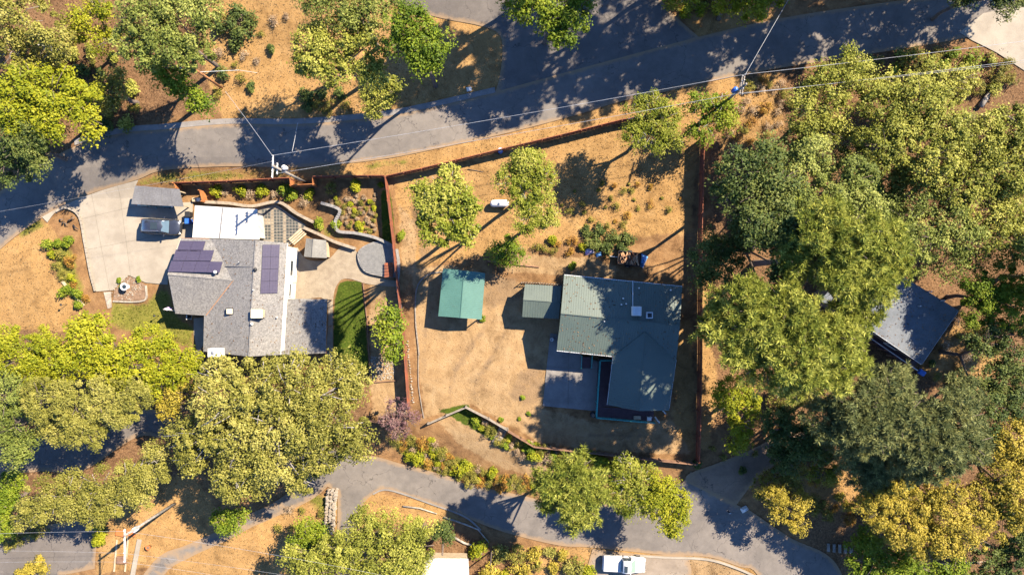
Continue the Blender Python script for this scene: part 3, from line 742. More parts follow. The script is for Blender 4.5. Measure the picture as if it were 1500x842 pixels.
# solar panels lie on the slopes
def plane_z(p, q, r):
    n = (q-p).cross(r-p).normalized(); return lambda x, y: p.z - (n.x*(x-p.x) + n.y*(y-p.y))/n.z
def panel(o, ux, vy, zf, parent, w_, l_):
    P = []
    for a_, b_ in ((0,0), (w_,0), (w_,l_), (0,l_)):
        x = o.x + ux.x*a_ + vy.x*b_; y = o.y + ux.y*a_ + vy.y*b_; P.append(Vector((x, y, zf(x, y) + .14)))
    s = MB().slab(P, .05).build('solar_panel', 'solar', parent)
    return s
zf = plane_z(nw, ne_, RW); ux = Vector((1, -.02)).normalized(); vy = Vector((-.14, -1)).normalized()
for r_, (py0, x0, n) in enumerate(((352.5, 264.5, 2), (365.5, 257.5, 3), (382, 251, 4))):
    o = A(x0, py0, 3.2 + .42*r_)
    for k in range(n):
        oo = o + Vector((ux.x, ux.y, 0))*(k*1.52); panel(oo, ux, vy, zf, h1, 1.49, 1.27)
zf = plane_z(mNE, mSE, rN); ux = Vector((1, .02)).normalized(); vy = Vector((-.05, -1)).normalized()
o = A(386.5, 358.5, 4.9)
for r_ in range(4):
    for c_ in range(2):
        q = o + Vector((ux.x, ux.y, 0))*(c_*.86) + Vector((vy.x, vy.y, 0))*(r_*1.4); panel(q, ux, vy, zf, h1, .84, 1.37)
zW = plane_z(mNW, mSW, rN); zE = zf; zN = plane_z(nw, ne_, RW)
p = A(379,459,5.3); MB().box((p.x, p.y, p.z + .15), (1.25, .9, .8)).build('chimney', 'siding_tan', h1); 
c_ = h1.children[-1]; MB().box((p.x, p.y, p.z + .59), (1.35, 1.0, .08)).build('chimney_cap', 'cream', c_)
p = A(336,456,4.6); s_ = MB().box((p.x, p.y, zW(p.x, p.y) + .14), (.85, .75, .2)).build('skylight', 'black', h1)
MB().box((p.x, p.y, zW(p.x, p.y) + .27), (.68, .58, .06)).build('pane', 'cream', s_)
for px, py, zfn, m_, r_ in ((376.6,395,zE,'black',.2), (371.6,474,zE,'white_paint',.17), (314,398.6,zN,'white_paint',.2), (350,384,zW,'metal',.06), (374,425,zE,'white_paint',.08), (404,465,zE,'white_paint',.1)):
    p = A(px, py, 5); z = zfn(p.x, p.y)
    MB().lathe((p.x, p.y, z - .1), [(r_*.6, 0), (r_*.6, .25), (r_, .28), (r_, .42), (r_*.5, .52)], 12).build('roof_vent', m_, h1, True)
# cooler on the south eave
p = A(322,515,3.4); cl = top('roof_cooler', 'white boxy cooler unit at the south eave of the grey house', 'cooler', (p.x, p.y, zW(p.x, p.y)))
MB().box((p.x, p.y, zW(p.x, p.y) + .55), (1.7, 1.0, .85)).build('housing', 'white_paint', cl, bevel=.05)
MB().box((p.x, p.y, zW(p.x, p.y) + .08), (1.3, .7, .3)).build('stand', 'metal', cl)
MB().lathe((p.x - .25, p.y, zW(p.x, p.y) + .97), [(.22, 0), (.22, .05), (.1, .09)], 14).build('fan_cover', 'metal', cl)
# low shingled patio roof on the east side
p4 = [A(412,437.5,2.95), A(479,438,2.75), A(477,517,2.75), A(410.5,520,2.95)]
pr = top('patio_roof', 'low grey shingled patio roof on the side of the house', 'roof', (-24, -4.6, b1))
roof_shingled('roof', p4, (p4[1], p4[2]), 'shingle', pr)
for q in (p4[1], p4[2], (p4[1]+p4[2])/2): MB().box((q.x - .15, q.y + (.15 if q is p4[2] else -.15), b1 + 1.3), (.12, .12, 2.7)).build('post', 'brown_wood', pr)
edge_bar(p4[1], p4[2], .06, 'trim_orange', pr, 'fascia', -.1)
# white flat roofed annex
an = top('flat_annex', 'flat white roofed annex joined to the grey shingled house', 'building', (-35, 7, b1))
ap = [A(285.5,301,2.9), A(376.7,306.5,2.9), A(375.3,337,2.9), A(379.5,338,2.9), A(379.5,351,2.9), A(281.7,348,2.9)]
MB().prism([(q.x, q.y) for q in ap], b1 + 2.7, b1 + 2.9).build('roof', 'white_roof', an)
MB().prism(inset([(ap[i].x, ap[i].y) for i in (0, 1, 4, 5)], .3), b1 - .3, b1 + 2.69).build('wall', 'stucco', an)
edge_bar(A(326.5,304,2.93), A(321.5,350,2.93), .06, 'flat_grey', an, 'roof_seam')
# carport
cp = [A(198,272,2.35), A(262,277,2.35), A(268.4,302.7,2.15), A(192,299,2.15)]
cpz = H(-43, 10.7); cr = top('carport', 'open carport with a flat grey roof beside the driveway', 'carport', (-43, 10.7, cpz))
MB().slab(cp, .16).build('roof', 'flat_grey', cr)
for i in range(1, 5):
    f = i/5; a_ = cp[0].lerp(cp[1], f); b_ = cp[3].lerp(cp[2], f); edge_bar(a_, b_, .022, 'flat_grey', cr, 'roof_seam', .01)
for q, s in ((cp[0], (.2, -.2)), (cp[1], (-.2, -.2)), (cp[2], (-.3, .2)), (cp[3], (.3, .2))):
    MB().box((q.x + s[0], q.y + s[1], (cpz - .1 + q.z - .16)/2), (.12, .12, q.z - .16 - cpz + .1)).build('post', 'pale_wood', cr)
# small grey shed
def gable_shed(name, label, px4, rid, ze, zr, wall, roofmat, cat='shed', ribs=None, open_=False, floor=0.0):
    cpx = sum(p[0] for p in px4)/4; cpy = sum(p[1] for p in px4)/4; c = W(cpx, cpy); b = c.z
    P = [WA(x, y, b + ze) for x, y in px4]; Q = [WA(x, y, b + zr) for x, y in rid]
    root = top(name, label, cat, (c.x, c.y, b))
    for f, ev in (([P[0], P[3], Q[1], Q[0]], (P[0], P[3])), ([P[1], P[2], Q[1], Q[0]], (P[1], P[2]))):
        if ribs: roof_ribbed('roof', f, ev, roofmat, root, ribs)
        else: roof_shingled('roof', f, ev, roofmat, root, .25, .08)
    edge_bar(Q[0], Q[1], .06, roofmat, root, 'ridge_cap', .02)
    ins = .18
    cc = sum(P, Vector())/4; iv = [p + (cc - p).normalized()*ins*1.4 for p in P]; iq = [q + (cc - q).normalized()*ins for q in Q]
    if open_:
        for p in iv + [(iv[0]+iv[3])/2, (iv[1]+iv[2])/2]: MB().box((p.x, p.y, b + ze/2 - .1), (.12, .12, ze + .1)).build('post', wall, root)
        for a_, b_ in ((0, 3), (1, 2)): edge_bar(iv[a_], iv[b_], .07, wall, root, 'beam', -.14)
        MB().box(((iv[0].x+iv[3].x)/2, (iv[0].y+iv[3].y)/2, b + .9), (.05, (iv[0]-iv[3]).length - .2, 1.7)).build('side_panel', wall, root)
    else:
        foot = [iv[0], iq[0], iv[1], iv[2], iq[1], iv[3]]
        MB().prism([(p.x, p.y) for p in foot], b - .1, [b + ze - .09, b + zr - .1, b + ze - .09, b + ze - .09, b + zr - .1, b + ze - .09]).build('wall', wall, root)
        m_ = (iv[2] + iv[3])/2; door_on(root, (m_.x, m_.y, b + 1.0), (0, -1), 'pale_wood')
    return root
gable_shed('garden_shed', 'small pale grey gabled shed beside the curving block wall', [(448.7,349),(477.6,352),(478.7,378),(445.5,375.8)], [(459,350),(457,377)], 2.1, 2.5, 'siding_tan', 'shed_roof')
gable_shed('metal_shed', 'teal ribbed metal gabled shed standing alone in the dirt yard', [(649,393),(710.8,400),(705.5,468),(642,463)], [(680,396.5),(674.5,465.5)], 2.35, 2.75, 'grey_wood', 'metal_teal', ribs=.23, open_=True)
gable_shed('outbuilding', 'small sage green ribbed roof outbuilding touching the larger house', [(769,416),(764.7,464),(818.7,467),(822.7,419)], [(766.5,439),(820.8,443)], 2.4, 2.95, 'siding_tan', 'metal_sage', cat='outbuilding', ribs=.3)

# ================================================================ green metal roofed house
b2 = H(12, -5); A2 = lambda px, py, z: WA(px, py, b2 + z)
h2 = top('metal_roof_house', 'L shaped house with a shaded ribbed green metal roof', 'house', (12, -5, b2))
EZ, RZ, WZ = 3.7, 5.0, 4.72
NW, NE, SW, SE = A2(826.4,402.4,EZ), A2(999.5,419.4,EZ), A2(815.6,513.5,EZ), A2(990,531.5,EZ)
rW, rE = A2(821.5,459,RZ), A2(996,476.5,RZ); wS, wN = A2(936,601.5,WZ), A2(944.5,486,WZ)
wsw, wnw, wse, wne = A2(889.5,592.5,EZ), A2(898,522,EZ), A2(979.5,601,EZ), A2(990.5,527,EZ)
roof_ribbed('roof', [NW, NE, rE, rW], (NW, NE), 'metal_green', h2, .27)
roof_ribbed('roof', [SW, A2(905,522.8,EZ), SE, rE, rW], (SW, SE), 'metal_green', h2, .27)
up = Vector((0,0,.05))
roof_ribbed('roof', [wsw+up, wS+up, wN+up, wnw+up], (wsw+up, wnw+up), 'metal_green', h2, .27)
roof_ribbed('roof', [wse+up, wS+up, wN+up, wne+up], (wse+up, wne+up), 'metal_green', h2, .27)
for p, q in ((rW, rE), (wS, wN)): edge_bar(p, q, .07, 'metal_green', h2, 'ridge_cap', .05)
for p, q in ((NW, NE), (SW, A2(905,522.8,EZ)), (wsw, wnw), (wne, wse)): edge_bar(p, q, .055, 'galv', h2, 'gutter', -.03)
def shrink(P, d):
    c = sum(P, Vector())/len(P); return [(p.x + (d if p.x < c.x else -d), p.y + (d if p.y < c.y else -d)) for p in P]
MB().prism(shrink([NW, NE, SE, SW], .45), b2 - .2, b2 + 3.55).build('wall', 'siding_brown', h2)
MB().prism([(rW.x+.45, rW.y), (rW.x+.5, NW.y-1.0), (rW.x+.5, SW.y+1.0)], b2+3.5, [b2+4.85, b2+3.6, b2+3.6]).build('gable', 'siding_brown', h2) if False else None
for X, Y, Z in ((NW, SW, rW), (NE, SE, rE)):
    s = .5 if X is NW else -.5
    MB().add([(X.x+s, X.y-.4, b2+3.5), (Y.x+s, Y.y+.4, b2+3.5), (Z.x+s, Z.y, b2+4.84), (X.x+s*1.3, X.y-.4, b2+3.5), (Y.x+s*1.3, Y.y+.4, b2+3.5), (Z.x+s*1.3, Z.y, b2+4.84)], [(0,1,2), (5,4,3), (0,3,4,1), (1,4,5,2), (2,5,3,0)]).build('gable', 'siding_brown', h2)
wp = shrink([wnw, wne, wse, wsw], .45); MB().prism([(p[0], p[1]) for p in wp], b2 - .2, b2 + 3.55).build('wall', 'siding_brown', h2)
MB().add([(wsw.x+.45, wsw.y+.45, b2+3.5), (wse.x-.45, wse.y+.45, b2+3.5), (wS.x, wS.y+.45, b2+4.6), (wsw.x+.45, wsw.y+.6, b2+3.5), (wse.x-.45, wse.y+.6, b2+3.5), (wS.x, wS.y+.6, b2+4.6)], [(0,1,2), (5,4,3), (0,3,4,1), (1,4,5,2), (2,5,3,0)]).build('gable', 'siding_brown', h2)
for x in (5.5, 9.0): window_on(h2, (wx([(835+x*5, 517)])[0][0], SW.y + .4 - .02*x, b2 + 2.2), (0, -1), 1.4, 1.1)
for f in (.25, .65):
    q = wsw.lerp(wnw, f); window_on(h2, (q.x + .45, q.y, b2+2.3), (-1, 0), 1.3, 1.2)
q = wsw.lerp(wse, .35); window_on(h2, (q.x, q.y + .45, b2+2.3), (0, -1), 1.8, 1.2); q = wsw.lerp(wse, .75); door_on(h2, (q.x, q.y + .45, b2+2.0), (0, -1), 'cream')
for f in (.3, .7):
    q = NW.lerp(SW, f); window_on(h2, (q.x + .45, q.y, b2+2.2), (-1, 0), 1.3, 1.1)
zN2 = plane_z(NW, NE, rW); zS2 = plane_z(SW, SE, rW)
edge_bar(A2(926.7,411,EZ+.1), A2(926.7,449,RZ-.2), .05, 'galv', h2, 'vent_flashing', .1)
p = A2(951,461.5,5); v_ = MB().box((p.x, p.y, p.z + .05), (.72, .72, .5)).build('roof_vent', 'galv', h2); MB().box((p.x, p.y, p.z + .28), (.5, .5, .06)).build('vent_opening', 'black', v_)
for px, py in ((913,437), (910,446), (917,445), (937,422), (984,425)):
    p = A2(px, py, 4.6); MB().lathe((p.x, p.y, zN2(p.x, p.y) - .05), [(.07, 0), (.07, .35), (.1, .38), (.06, .44)], 8).build('roof_vent', 'white_paint', h2)
p = A2(884,470,4.9); MB().tube((p.x, p.y, zS2(p.x, p.y) - .1), (p.x, p.y, zS2(p.x, p.y) + .9), .07).build('stove_pipe', 'metal', h2)
p = A2(932,455.5,5.3); cl = top('roof_cooler', 'square pale cooler box on the green metal roof', 'cooler', (p.x, p.y, b2 + 4.75))
MB().box((p.x, p.y, b2 + 5.35), (1.05, 1.05, .8)).build('housing', 'white_paint', cl, bevel=.05); MB().box((p.x, p.y, b2 + 4.9), (.8, .8, .35)).build('stand', 'metal', cl)
MB().box((p.x, p.y, b2 + 5.77), (.8, .8, .04)).build('lid', 'galv', cl)
# deck with teal railing
dk = top('wooden_deck', 'dark plum wooden deck with teal railing around the house corner', 'deck', (10.3, -13, b2))
DZ = 1.05; D = lambda x, y: A2(x, y, DZ); mb = MB()
d0, d1, d2, d3 = D(876,526), D(897,526), D(891,595), D(873,595)
y = d0.y
while y > d3.y:
    f = (d0.y - y)/(d0.y - d3.y); xa = d0.x + (d3.x-d0.x)*f; xb = d1.x + .8 + (d2.x-d1.x)*f; mb.box(((xa+xb)/2, y, b2+DZ-.02), (xb-xa, .132, .04)); y -= .14
e0, e1, e2, e3 = D(873,595.5), D(958,600), D(957,617), D(872,609.5)
for k in range(13):
    f = (k+.5)/13; a_ = e0.lerp(e3, f); b_ = e1.lerp(e2, f); c = (a_+b_)/2; mb.box((c.x, c.y, b2+DZ-.03), ((b_-a_).length, .098, .04), math.atan2((b_-a_).y, (b_-a_).x))
mb.build('boards', 'deck_wood', dk, kind='stuff')
def railing(pts, h, parent, z0, sp=1.8):
    ms = MB()
    for a_, b_ in zip(pts[:-1], pts[1:]):
        l = (b_-a_).length; n = max(1, round(l/sp)); u = (b_-a_)/l
        for k in range(n+1):
            q = a_ + u*(k*l/n); MB().box((q.x, q.y, (z0 + q.z - DZ*0)/2 + h/2), (.1, .1, q.z + h - z0)).build('post', 'teal_paint', parent)
        for zz in (.12, h): 
            MB().box(((a_.x+b_.x)/2, (a_.y+b_.y)/2, (a_.z+b_.z)/2 + zz), (l, .11 if zz == h else .06, .06), math.atan2(u.y, u.x)).build('rail', 'teal_paint', parent)
        for k in range(int(l/.15)):
            q = a_ + u*((k+.5)*.15); ms.box((q.x, q.y, q.z + h/2 + .06), (.04, .04, h - .14))
    ms.build('balusters', 'teal_paint', parent, kind='stuff')
railing([D(895,527), D(878,527), D(872.5,610), D(957,617.5)], .95, dk, b2)
# steps from the deck to the patio, under the eave
st = top('porch_steps', 'dark steps with teal handrails leading up from the patio', 'steps', (9, -10, b2))
for k in range(4):
    q = A2(859, 537 - k*4, .25*(k+1)); MB().box((q.x, q.y, b2 + .125*(k+1)), (1.0, .34, .25*(k+1))).build('step', 'deck_wood', st)
for px in (851.5, 866.5):
    a_ = A2(px, 539, 1.0); b_ = A2(px + 1, 521, 1.9); edge_bar(a_, b_, .05, 'teal_paint', st, 'handrail')
    for q in (a_, b_): MB().box((q.x, q.y, (b2 + q.z)/2), (.08, .08, q.z - b2)).build('post', 'teal_paint', st)
# ================================================================ house in the oak wood
b3 = H(47, -4); A3 = lambda px, py, z: WA(px, py, b3 + z)
h3 = top('woodland_house', 'blue grey roofed house half hidden under the tall pine', 'house', (47, -4, b3))
n3, e3_, s3, w3 = A3(1310,397,4.9), A3(1404,454.5,3.6), A3(1350,533.4,3.6), A3(1249,464.6,4.9)
back = [p + (n3 - e3_)*.42 - Vector((0,0,2*(n3.z - e3_.z)*.42)) + Vector((0,0,(n3.z-e3_.z)*0)) for p in (n3, w3)]
for k in (0, 1): back[k].z = 4.3 + b3
roof_shingled('roof', [n3, e3_, s3, w3], (e3_, s3), 'roof_blue', h3, .3); roof_shingled('roof', [n3, w3, back[1], back[0]], (back[0], back[1]), 'roof_blue', h3, .3)
cc = (n3+e3_+s3+w3+back[0]+back[1])/6
foot = [p + (cc-p).normalized()*.5 for p in (back[0], n3, e3_, s3, w3, back[1])]
MB().prism([(p.x, p.y) for p in foot], b3-.3, [b3+4.15, b3+4.6, b3+3.5, b3+3.5, b3+4.6, b3+4.15]).build('wall', 'siding_brown', h3)
sn = Vector((s3.x-w3.x, s3.y-w3.y, 0)).normalized(); nn = Vector((sn.y, -sn.x, 0))
for f in (.35, .7): q = foot[4].lerp(foot[3], f); window_on(h3, (q.x + nn.x*.02, q.y + nn.y*.02, b3 + 2.4), nn, 1.5, 1.2)
for p, q in ((n3, w3),): edge_bar(p, q, .08, 'roof_blue', h3, 'ridge_cap', .02)
for p, q in ((w3, s3), (s3, e3_)): edge_bar(p, q, .07, 'galv', h3, 'gutter', -.05)
for px, py in ((1361,427), (1345,448), (1380,440)): p = A3(px, py, 4.2); MB().tube((p.x, p.y, p.z - .4), (p.x, p.y, p.z + .5), .08).build('stove_pipe', 'galv', h3)
d3k = top('timber_deck', 'dark timber deck along the woodland house with a light rail', 'deck', (w3.x + 3, w3.y - 4, b3))
da, db = A3(1254,484,1.6), A3(1337,541,1.6); wd = 2.3; mb = MB(); u = (db-da).normalized(); v = Vector((-u.y, u.x, 0)); rz = math.atan2(u.y, u.x)
for k in range(15): q = (da+db)/2 + v*(k*.16); mb.box((q.x, q.y, b3+1.58), ((db-da).length, .15, .04), rz)
mb.build('boards', 'deck_wood', d3k, kind='stuff')
MB().tube(da + Vector((0,0,1)), db + Vector((0,0,1)), .06, n=4).build('rail', 'galv', d3k)
for k in range(7): q = da.lerp(db, k/6); MB().box((q.x, q.y, b3 + 1.3), (.1, .1, 2.6)).build('post', 'brown_wood', d3k)
for k in range(6): q = A3(1322+k*1.5, 538 - k*2.6 + 2, 1.7); MB().box((q.x, q.y, b3+1.66), (1.5, .12, .06), rz + 1.57).build('plank', 'pale_wood', d3k)
# ---------------------------------------------------------------- white metal roof at the bottom edge
q = [(612,817),(686,818),(690,900),(606,900)]; b = W(648,860).z; P = [WA(x, y, b + 2.6) for x, y in q]
ws = top('white_shed', 'white ribbed metal shed roof below the bent tree trunk', 'shed', (P[0].x+3, P[0].y-3, b))
roof_ribbed('roof', P, (P[0], P[3]), 'white_roof', ws, .3); MB().prism(shrink(P, .3), b - .2, b + 2.5).build('wall', 'siding_tan', ws)

# ---------------------------------------------------------------- foliage
def nrm(a): return a / (np.linalg.norm(a, axis=-1, keepdims=True) + 1e-9)
def leaf_quads(rng, C, rad, tintc, nper, ll, lw, flat=.8):
    """nper leaf sprays on the shell of every clump: folded rhombs, unevenly turned"""
    n = len(C); D = rng.normal(size=(n, nper, 3)); D[..., 2] += .25; D = nrm(D)
    rr = (.30 + .85*rng.random((n, nper, 1))**.8) * rad[:, None, None]
    P = C[:, None, :] + D*rr*np.array([1, 1, flat])
    nn = nrm(D*.55 + rng.normal(size=D.shape)*.36 + np.array([.18, .13, .55]))
    T = nrm(np.cross(nn, rng.normal(size=D.shape))); B = np.cross(nn, T)
    s = (.6 + .8*rng.random((n, nper, 1)))
    a, b = T*ll*.5*s, B*lw*.5*s
    V = np.stack([P + a, P - a*.7 + b, P - a*.7 - b], 2).reshape(-1, 3)
    F = np.arange(len(V)).reshape(-1, 3)
    t = np.clip(tintc[:, None]*.62 + rng.random((n, nper))*.45, 0, 1).ravel()
    return V, F, t
def needle_tufts(rng, C, rad, tintc, nper, ll):
    n = len(C); k = nper; D = rng.normal(size=(n, k, 3)); D[..., 2] = np.abs(D[..., 2])*.9 - .15; D = nrm(D)
    S = nrm(np.cross(D, rng.normal(size=D.shape))); L = ll*(.7 + .5*rng.random((n, k, 1)))*rad[:, None, None]
    P0 = C[:, None, :] + D*.03
    mid = P0 + D*L*.55; tip = P0 + D*L; w_ = .052*(.8 + rng.random((n, k, 1))*.5)
    V = np.stack([P0 + D*L*.15 + S*w_, tip, P0 + D*L*.15 - S*w_], 2).reshape(-1, 3); F = np.arange(len(V)).reshape(-1, 3)
    t = np.clip(tintc[:, None]*.6 + rng.random((n, k))*.42, 0, 1).ravel(); return V, F, t
def clumps(rng, c, Rx, Rz, rc, dens=1.0, gap=.18, low=-.35):
    n = int(max(3, dens * 2.7 * (Rx/rc)**2))
    D = rng.normal(size=(n*2, 3)); D = nrm(D); D = D[D[:, 2] > low][:n]
    rr = np.where(rng.random(len(D)) < .78, .80 + .22*rng.random(len(D)), .35 + .4*rng.random(len(D)))
    ph = rng.random(6)*6.28; f = 2.2
    bump_ = .5 + .5*np.sin(D[:, 0]*f*2 + ph[0])*np.sin(D[:, 1]*f*2 + ph[1])*np.sin(D[:, 2]*f*1.6 + ph[2])
    rr *= .80 + .34*bump_
    keep = np.sin(D[:, 0]*4.1 + ph[3]) * np.sin(D[:, 1]*4.3 + ph[4]) < 1 - 2*gap + rng.normal(size=len(D))*.25
    D, rr = D[keep], rr[keep]
    return np.array(c) + D * rr[:, None] * np.array([Rx - rc*.5, Rx - rc*.5, Rz - rc*.3])
def crown_mesh(name, kind, V, F, t, parent):
    me = bpy.data.meshes.new(name); L = parent.location; V = V - np.array([L.x, L.y, L.z]); rawmesh(me, V, F)
    a = me.attributes.new('tint', 'FLOAT', 'FACE'); a.data.foreach_set('value', t.astype(np.float32))
    me.materials.append(leafmat(kind)); o = bpy.data.objects.new(name, me); COL.objects.link(o); o.parent = parent; return o
STY = {  # clump radius, leaves per clump, leaf length, width
 'oak': (.66, 92, .27, .19), 'oak_green': (.70, 92, .26, .18), 'grey_oak': (.64, 92, .26, .18), 'yellow': (.62, 84, .30, .21), 'bright': (.64, 86, .29, .20), 'dark': (.68, 92, .29, .19),
 'fruit': (.55, 80, .25, .17), 'golden': (.60, 84, .27, .19), 'plum': (.45, 40, .26, .09), 'rust': (.32, 40, .20, .13), 'weed': (.30, 40, .18, .12), 'dry': (.38, 44, .26, .08)}
def lobe_list(lobes, h, squash, grow=1.0):
    out = []
    for l in lobes:
        px, py, r = l[:3]; r = r*grow; dh = l[3] if len(l) > 3 else 0.0
        Rm = r/PXM * (CAMZ - h)/CAMZ; rz = Rm*squash; cz = max(h + dh - rz, rz*.35)
        p = W(px, py, cz); out.append((p, Rm, rz))
    return out
def trunk_mesh(base, ls, r, rng, parent, mat='bark', lean=None):
    mb = MB(); b = Vector(base); topz = max(p.z for p, _, _ in ls)
    cen = sum((p*R_ for p, R_, _ in ls), Vector())/sum(R_ for _, R_, _ in ls)
    fork = b.lerp(Vector((cen.x, cen.y, cen.z)), .5); fork.z = b.z + (topz - b.z)*.45
    m1 = b.lerp(fork, .5) + Vector((rng.uniform(-.2, .2), rng.uniform(-.2, .2), 0))
    mb.path([b - Vector((0,0,.3)), b + Vector((0,0,.25)), m1, fork], [r*1.5, r*1.1, r*.9, r*.75], 8)
    for p, R_, rz in ls:
        tgt = p + Vector((0, 0, rz*.45)); md = fork.lerp(tgt, .5) + Vector((rng.uniform(-.5, .5), rng.uniform(-.5, .5), rng.uniform(0, .6)))
        mb.path([fork, md, tgt], [r*.6, r*.38, r*.14], 6)
        for k in range(9):
            a = rng.uniform(0, 6.28); f_ = rng.uniform(.4, .9); e = p + Vector((math.cos(a)*R_*f_, math.sin(a)*R_*f_, rz*rng.uniform(.3, 1.02)*math.sqrt(max(.05, 1 - f_*f_*.8)))); s = md.lerp(tgt, rng.uniform(.2, .9))
            mb.path([s, s.lerp(e, .5) + Vector((rng.uniform(-.2, .2), rng.uniform(-.2, .2), .25)), e], [r*.22, r*.14, .03], 4)
    return mb.build('trunk', mat, parent, True)
NT = [0]
def tree(name, label, kind, lobes, h, squash=.62, dens=1.0, r=.24, group=None, gap=.18, bark='bark', cat='tree', base=None, leafscale=1.0, grow=1.08):
    NT[0] += 1; rng = np.random.default_rng(100 + NT[0]); prng = random.Random(NT[0])
    ls = lobe_list(lobes, h, squash, grow); tw = sum(R_*R_ for _, R_, _ in ls)
    bx = sum(p.x*R_*R_ for p, R_, _ in ls)/tw; by = sum(p.y*R_*R_ for p, R_, _ in ls)/tw
    if base: q = W(*base); bx, by = q.x, q.y
    root = top(name, label, cat, (bx, by, H(bx, by)), group)
    trunk_mesh(root.location, ls, r, prng, root, bark)
    if kind in ('pine', 'grey_pine'):
        # boughs first, then needle tufts along every bough
        B_ = np.concatenate([clumps(rng, p, R_, rz, .85, dens*1.1, gap, -.45) for p, R_, rz in ls]); k = 11
        off = rng.normal(size=(len(B_), k, 3))*np.array([.50, .50, .20]); C = (B_[:, None, :] + off).reshape(-1, 3)
        tc = np.clip(np.repeat(rng.random(len(B_)), k)*.75 + rng.random(len(C))*.3, 0, 1)
        V, F, t = needle_tufts(rng, C, .8 + .45*rng.random(len(C)), tc, 30, .52)
    else:
        rc, npr, ll, lw = STY[kind]; Cs = []; tcs = []; q_ = prng.uniform(.70, .98); ll, lw = ll*q_, lw*q_; npr = int(npr/q_**1.6); rc = rc*prng.uniform(.85, 1.25)
        for p, R_, rz in ls:
            c = clumps(rng, p, R_, rz, min(rc, R_*.6), dens, gap); Cs.append(c); tcs.append(np.clip(rng.random(len(c))*.7 + rng.random()*.5 - .1, 0, 1))
        C = np.concatenate(Cs); tc = np.concatenate(tcs)
        V, F, t = leaf_quads(rng, C, rc*(.40 + 1.35*rng.random(len(C))**1.4), tc, npr, ll*leafscale, lw*leafscale)
    crown_mesh('crown', kind, V, F, t, root); return root
def shrub(px, py, rpx, kind, label, group, h=None, name='shrub', cat='shrub'):
    NT[0] += 1; rng = np.random.default_rng(900 + NT[0]); p = W(px, py); Rm = rpx/PXM; h = h or Rm*1.1
    root = top(name, label, cat, (p.x, p.y, H(p.x, p.y)), group)
    rc, npr, ll, lw = STY[kind]; rc = min(rc, Rm*.55); sc = min(1.0, .55 + Rm*.3)
    c = clumps(rng, (p.x, p.y, p.z + h*.45), Rm, h*.55, rc, .9, .12, -.6); 
    if len(c) == 0: c = np.array([[p.x, p.y, p.z + h*.4]])
    V, F, t = leaf_quads(rng, c, rc*(.8 + .5*rng.random(len(c))), rng.random(len(c)), max(24, int(npr*.8)), ll*sc, lw*sc)
    V[:, 2] = np.maximum(V[:, 2], p.z - .02)
    crown_mesh('foliage', kind, V, F, t, root)
    mb = MB(); pr = random.Random(NT[0])
    for k in range(4):
        a = pr.uniform(0, 6.28); mb.path([p, p + Vector((math.cos(a)*Rm*.25, math.sin(a)*Rm*.25, h*.4)), p + Vector((math.cos(a)*Rm*.6, math.sin(a)*Rm*.6, h*.8))], [.03, .022, .01], 5)
    mb.build('stem', 'bark', root); return root

# north west slope
tree('oak_tree', 'dusty grey oak uphill of the large yellow green tree', 'grey_oak', [(30,20,42),(80,50,36),(20,75,32,-1),(60,100,26,-2)], 9, bark='bark_grey', gap=.26)
tree('maple_tree', 'vivid green tree crowded among grey oaks on the hillside', 'yellow', [(132,28,24),(108,50,22,-1),(158,62,22,-1),(150,10,20)], 8)
tree('oak_tree', 'broad olive oak shading the drain above the upper road', 'oak_green', [(215,20,44),(265,30,40),(240,70,40),(285,75,30,-1),(190,60,28,-1),(300,15,30)], 14, gap=.18)
tree('leaning_tree', 'long bright green tree leaning downhill towards the upper road', 'bright', [(218,88,20),(240,105,24),(262,122,22),(283,140,20),(300,152,14,-.5)], 9, gap=.1)
tree('maple_tree', 'large yellow green tree beside the bend of the upper road', 'yellow', [(40,135,40),(85,135,42),(120,150,32),(130,180,26,-.5),(15,170,30),(75,170,36)], 10, gap=.08)
tree('oak_tree', 'dark green tree at the road bend downhill of the yellow tree', 'dark', [(30,205,36),(55,195,34),(15,240,34,-1),(60,235,24,-1)], 9, gap=.1)
tree('oak_tree', 'small grey leaved oak between the yellow tree and leaning tree', 'grey_oak', [(160,135,24),(178,118,18),(165,155,14,-.5)], 6)
tree('oak_tree', 'big rounded olive oak on the dry bank over the upper road', 'oak', [(458,70,32),(500,55,40),(535,75,34),(490,100,32,-.5),(450,95,22,-1),(545,110,22,-1)], 13, gap=.1)
tree('oak_tree', 'dark topped oak on the bank uphill of the rounded oak', 'oak_green', [(500,5,34),(540,25,30),(465,0,26),(560,-10,30)], 14)
tree('green_oak', 'dense mid green tree between the olive oak and side road', 'bright', [(610,45,36),(628,70,34),(600,20,24),(618,95,24,-1),(588,60,22,-1)], 17, gap=.06)
tree('oak_tree', 'small yellow tinged oak at the edge of the upper road gutter', 'oak', [(555,140,24),(572,128,18),(548,160,14,-.5),(540,120,16)], 5.5)
tree('tall_tree', 'green tree with a bare red trunk beside the side road', 'bright', [(795,10,40),(835,35,30),(770,-10,36),(820,55,20,-1),(850,0,26)], 12, gap=.12)
tree('oak_tree', 'olive tree leaning over the dirt strip above the upper road', 'yellow', [(1105,5,30),(1075,-15,34),(1130,-20,34),(1000,-15,28)], 9)
tree('green_oak', 'dark tree top at the corner of the concrete drive', 'dark', [(1440,-10,36),(1480,-5,30),(1400,-30,36)], 10)
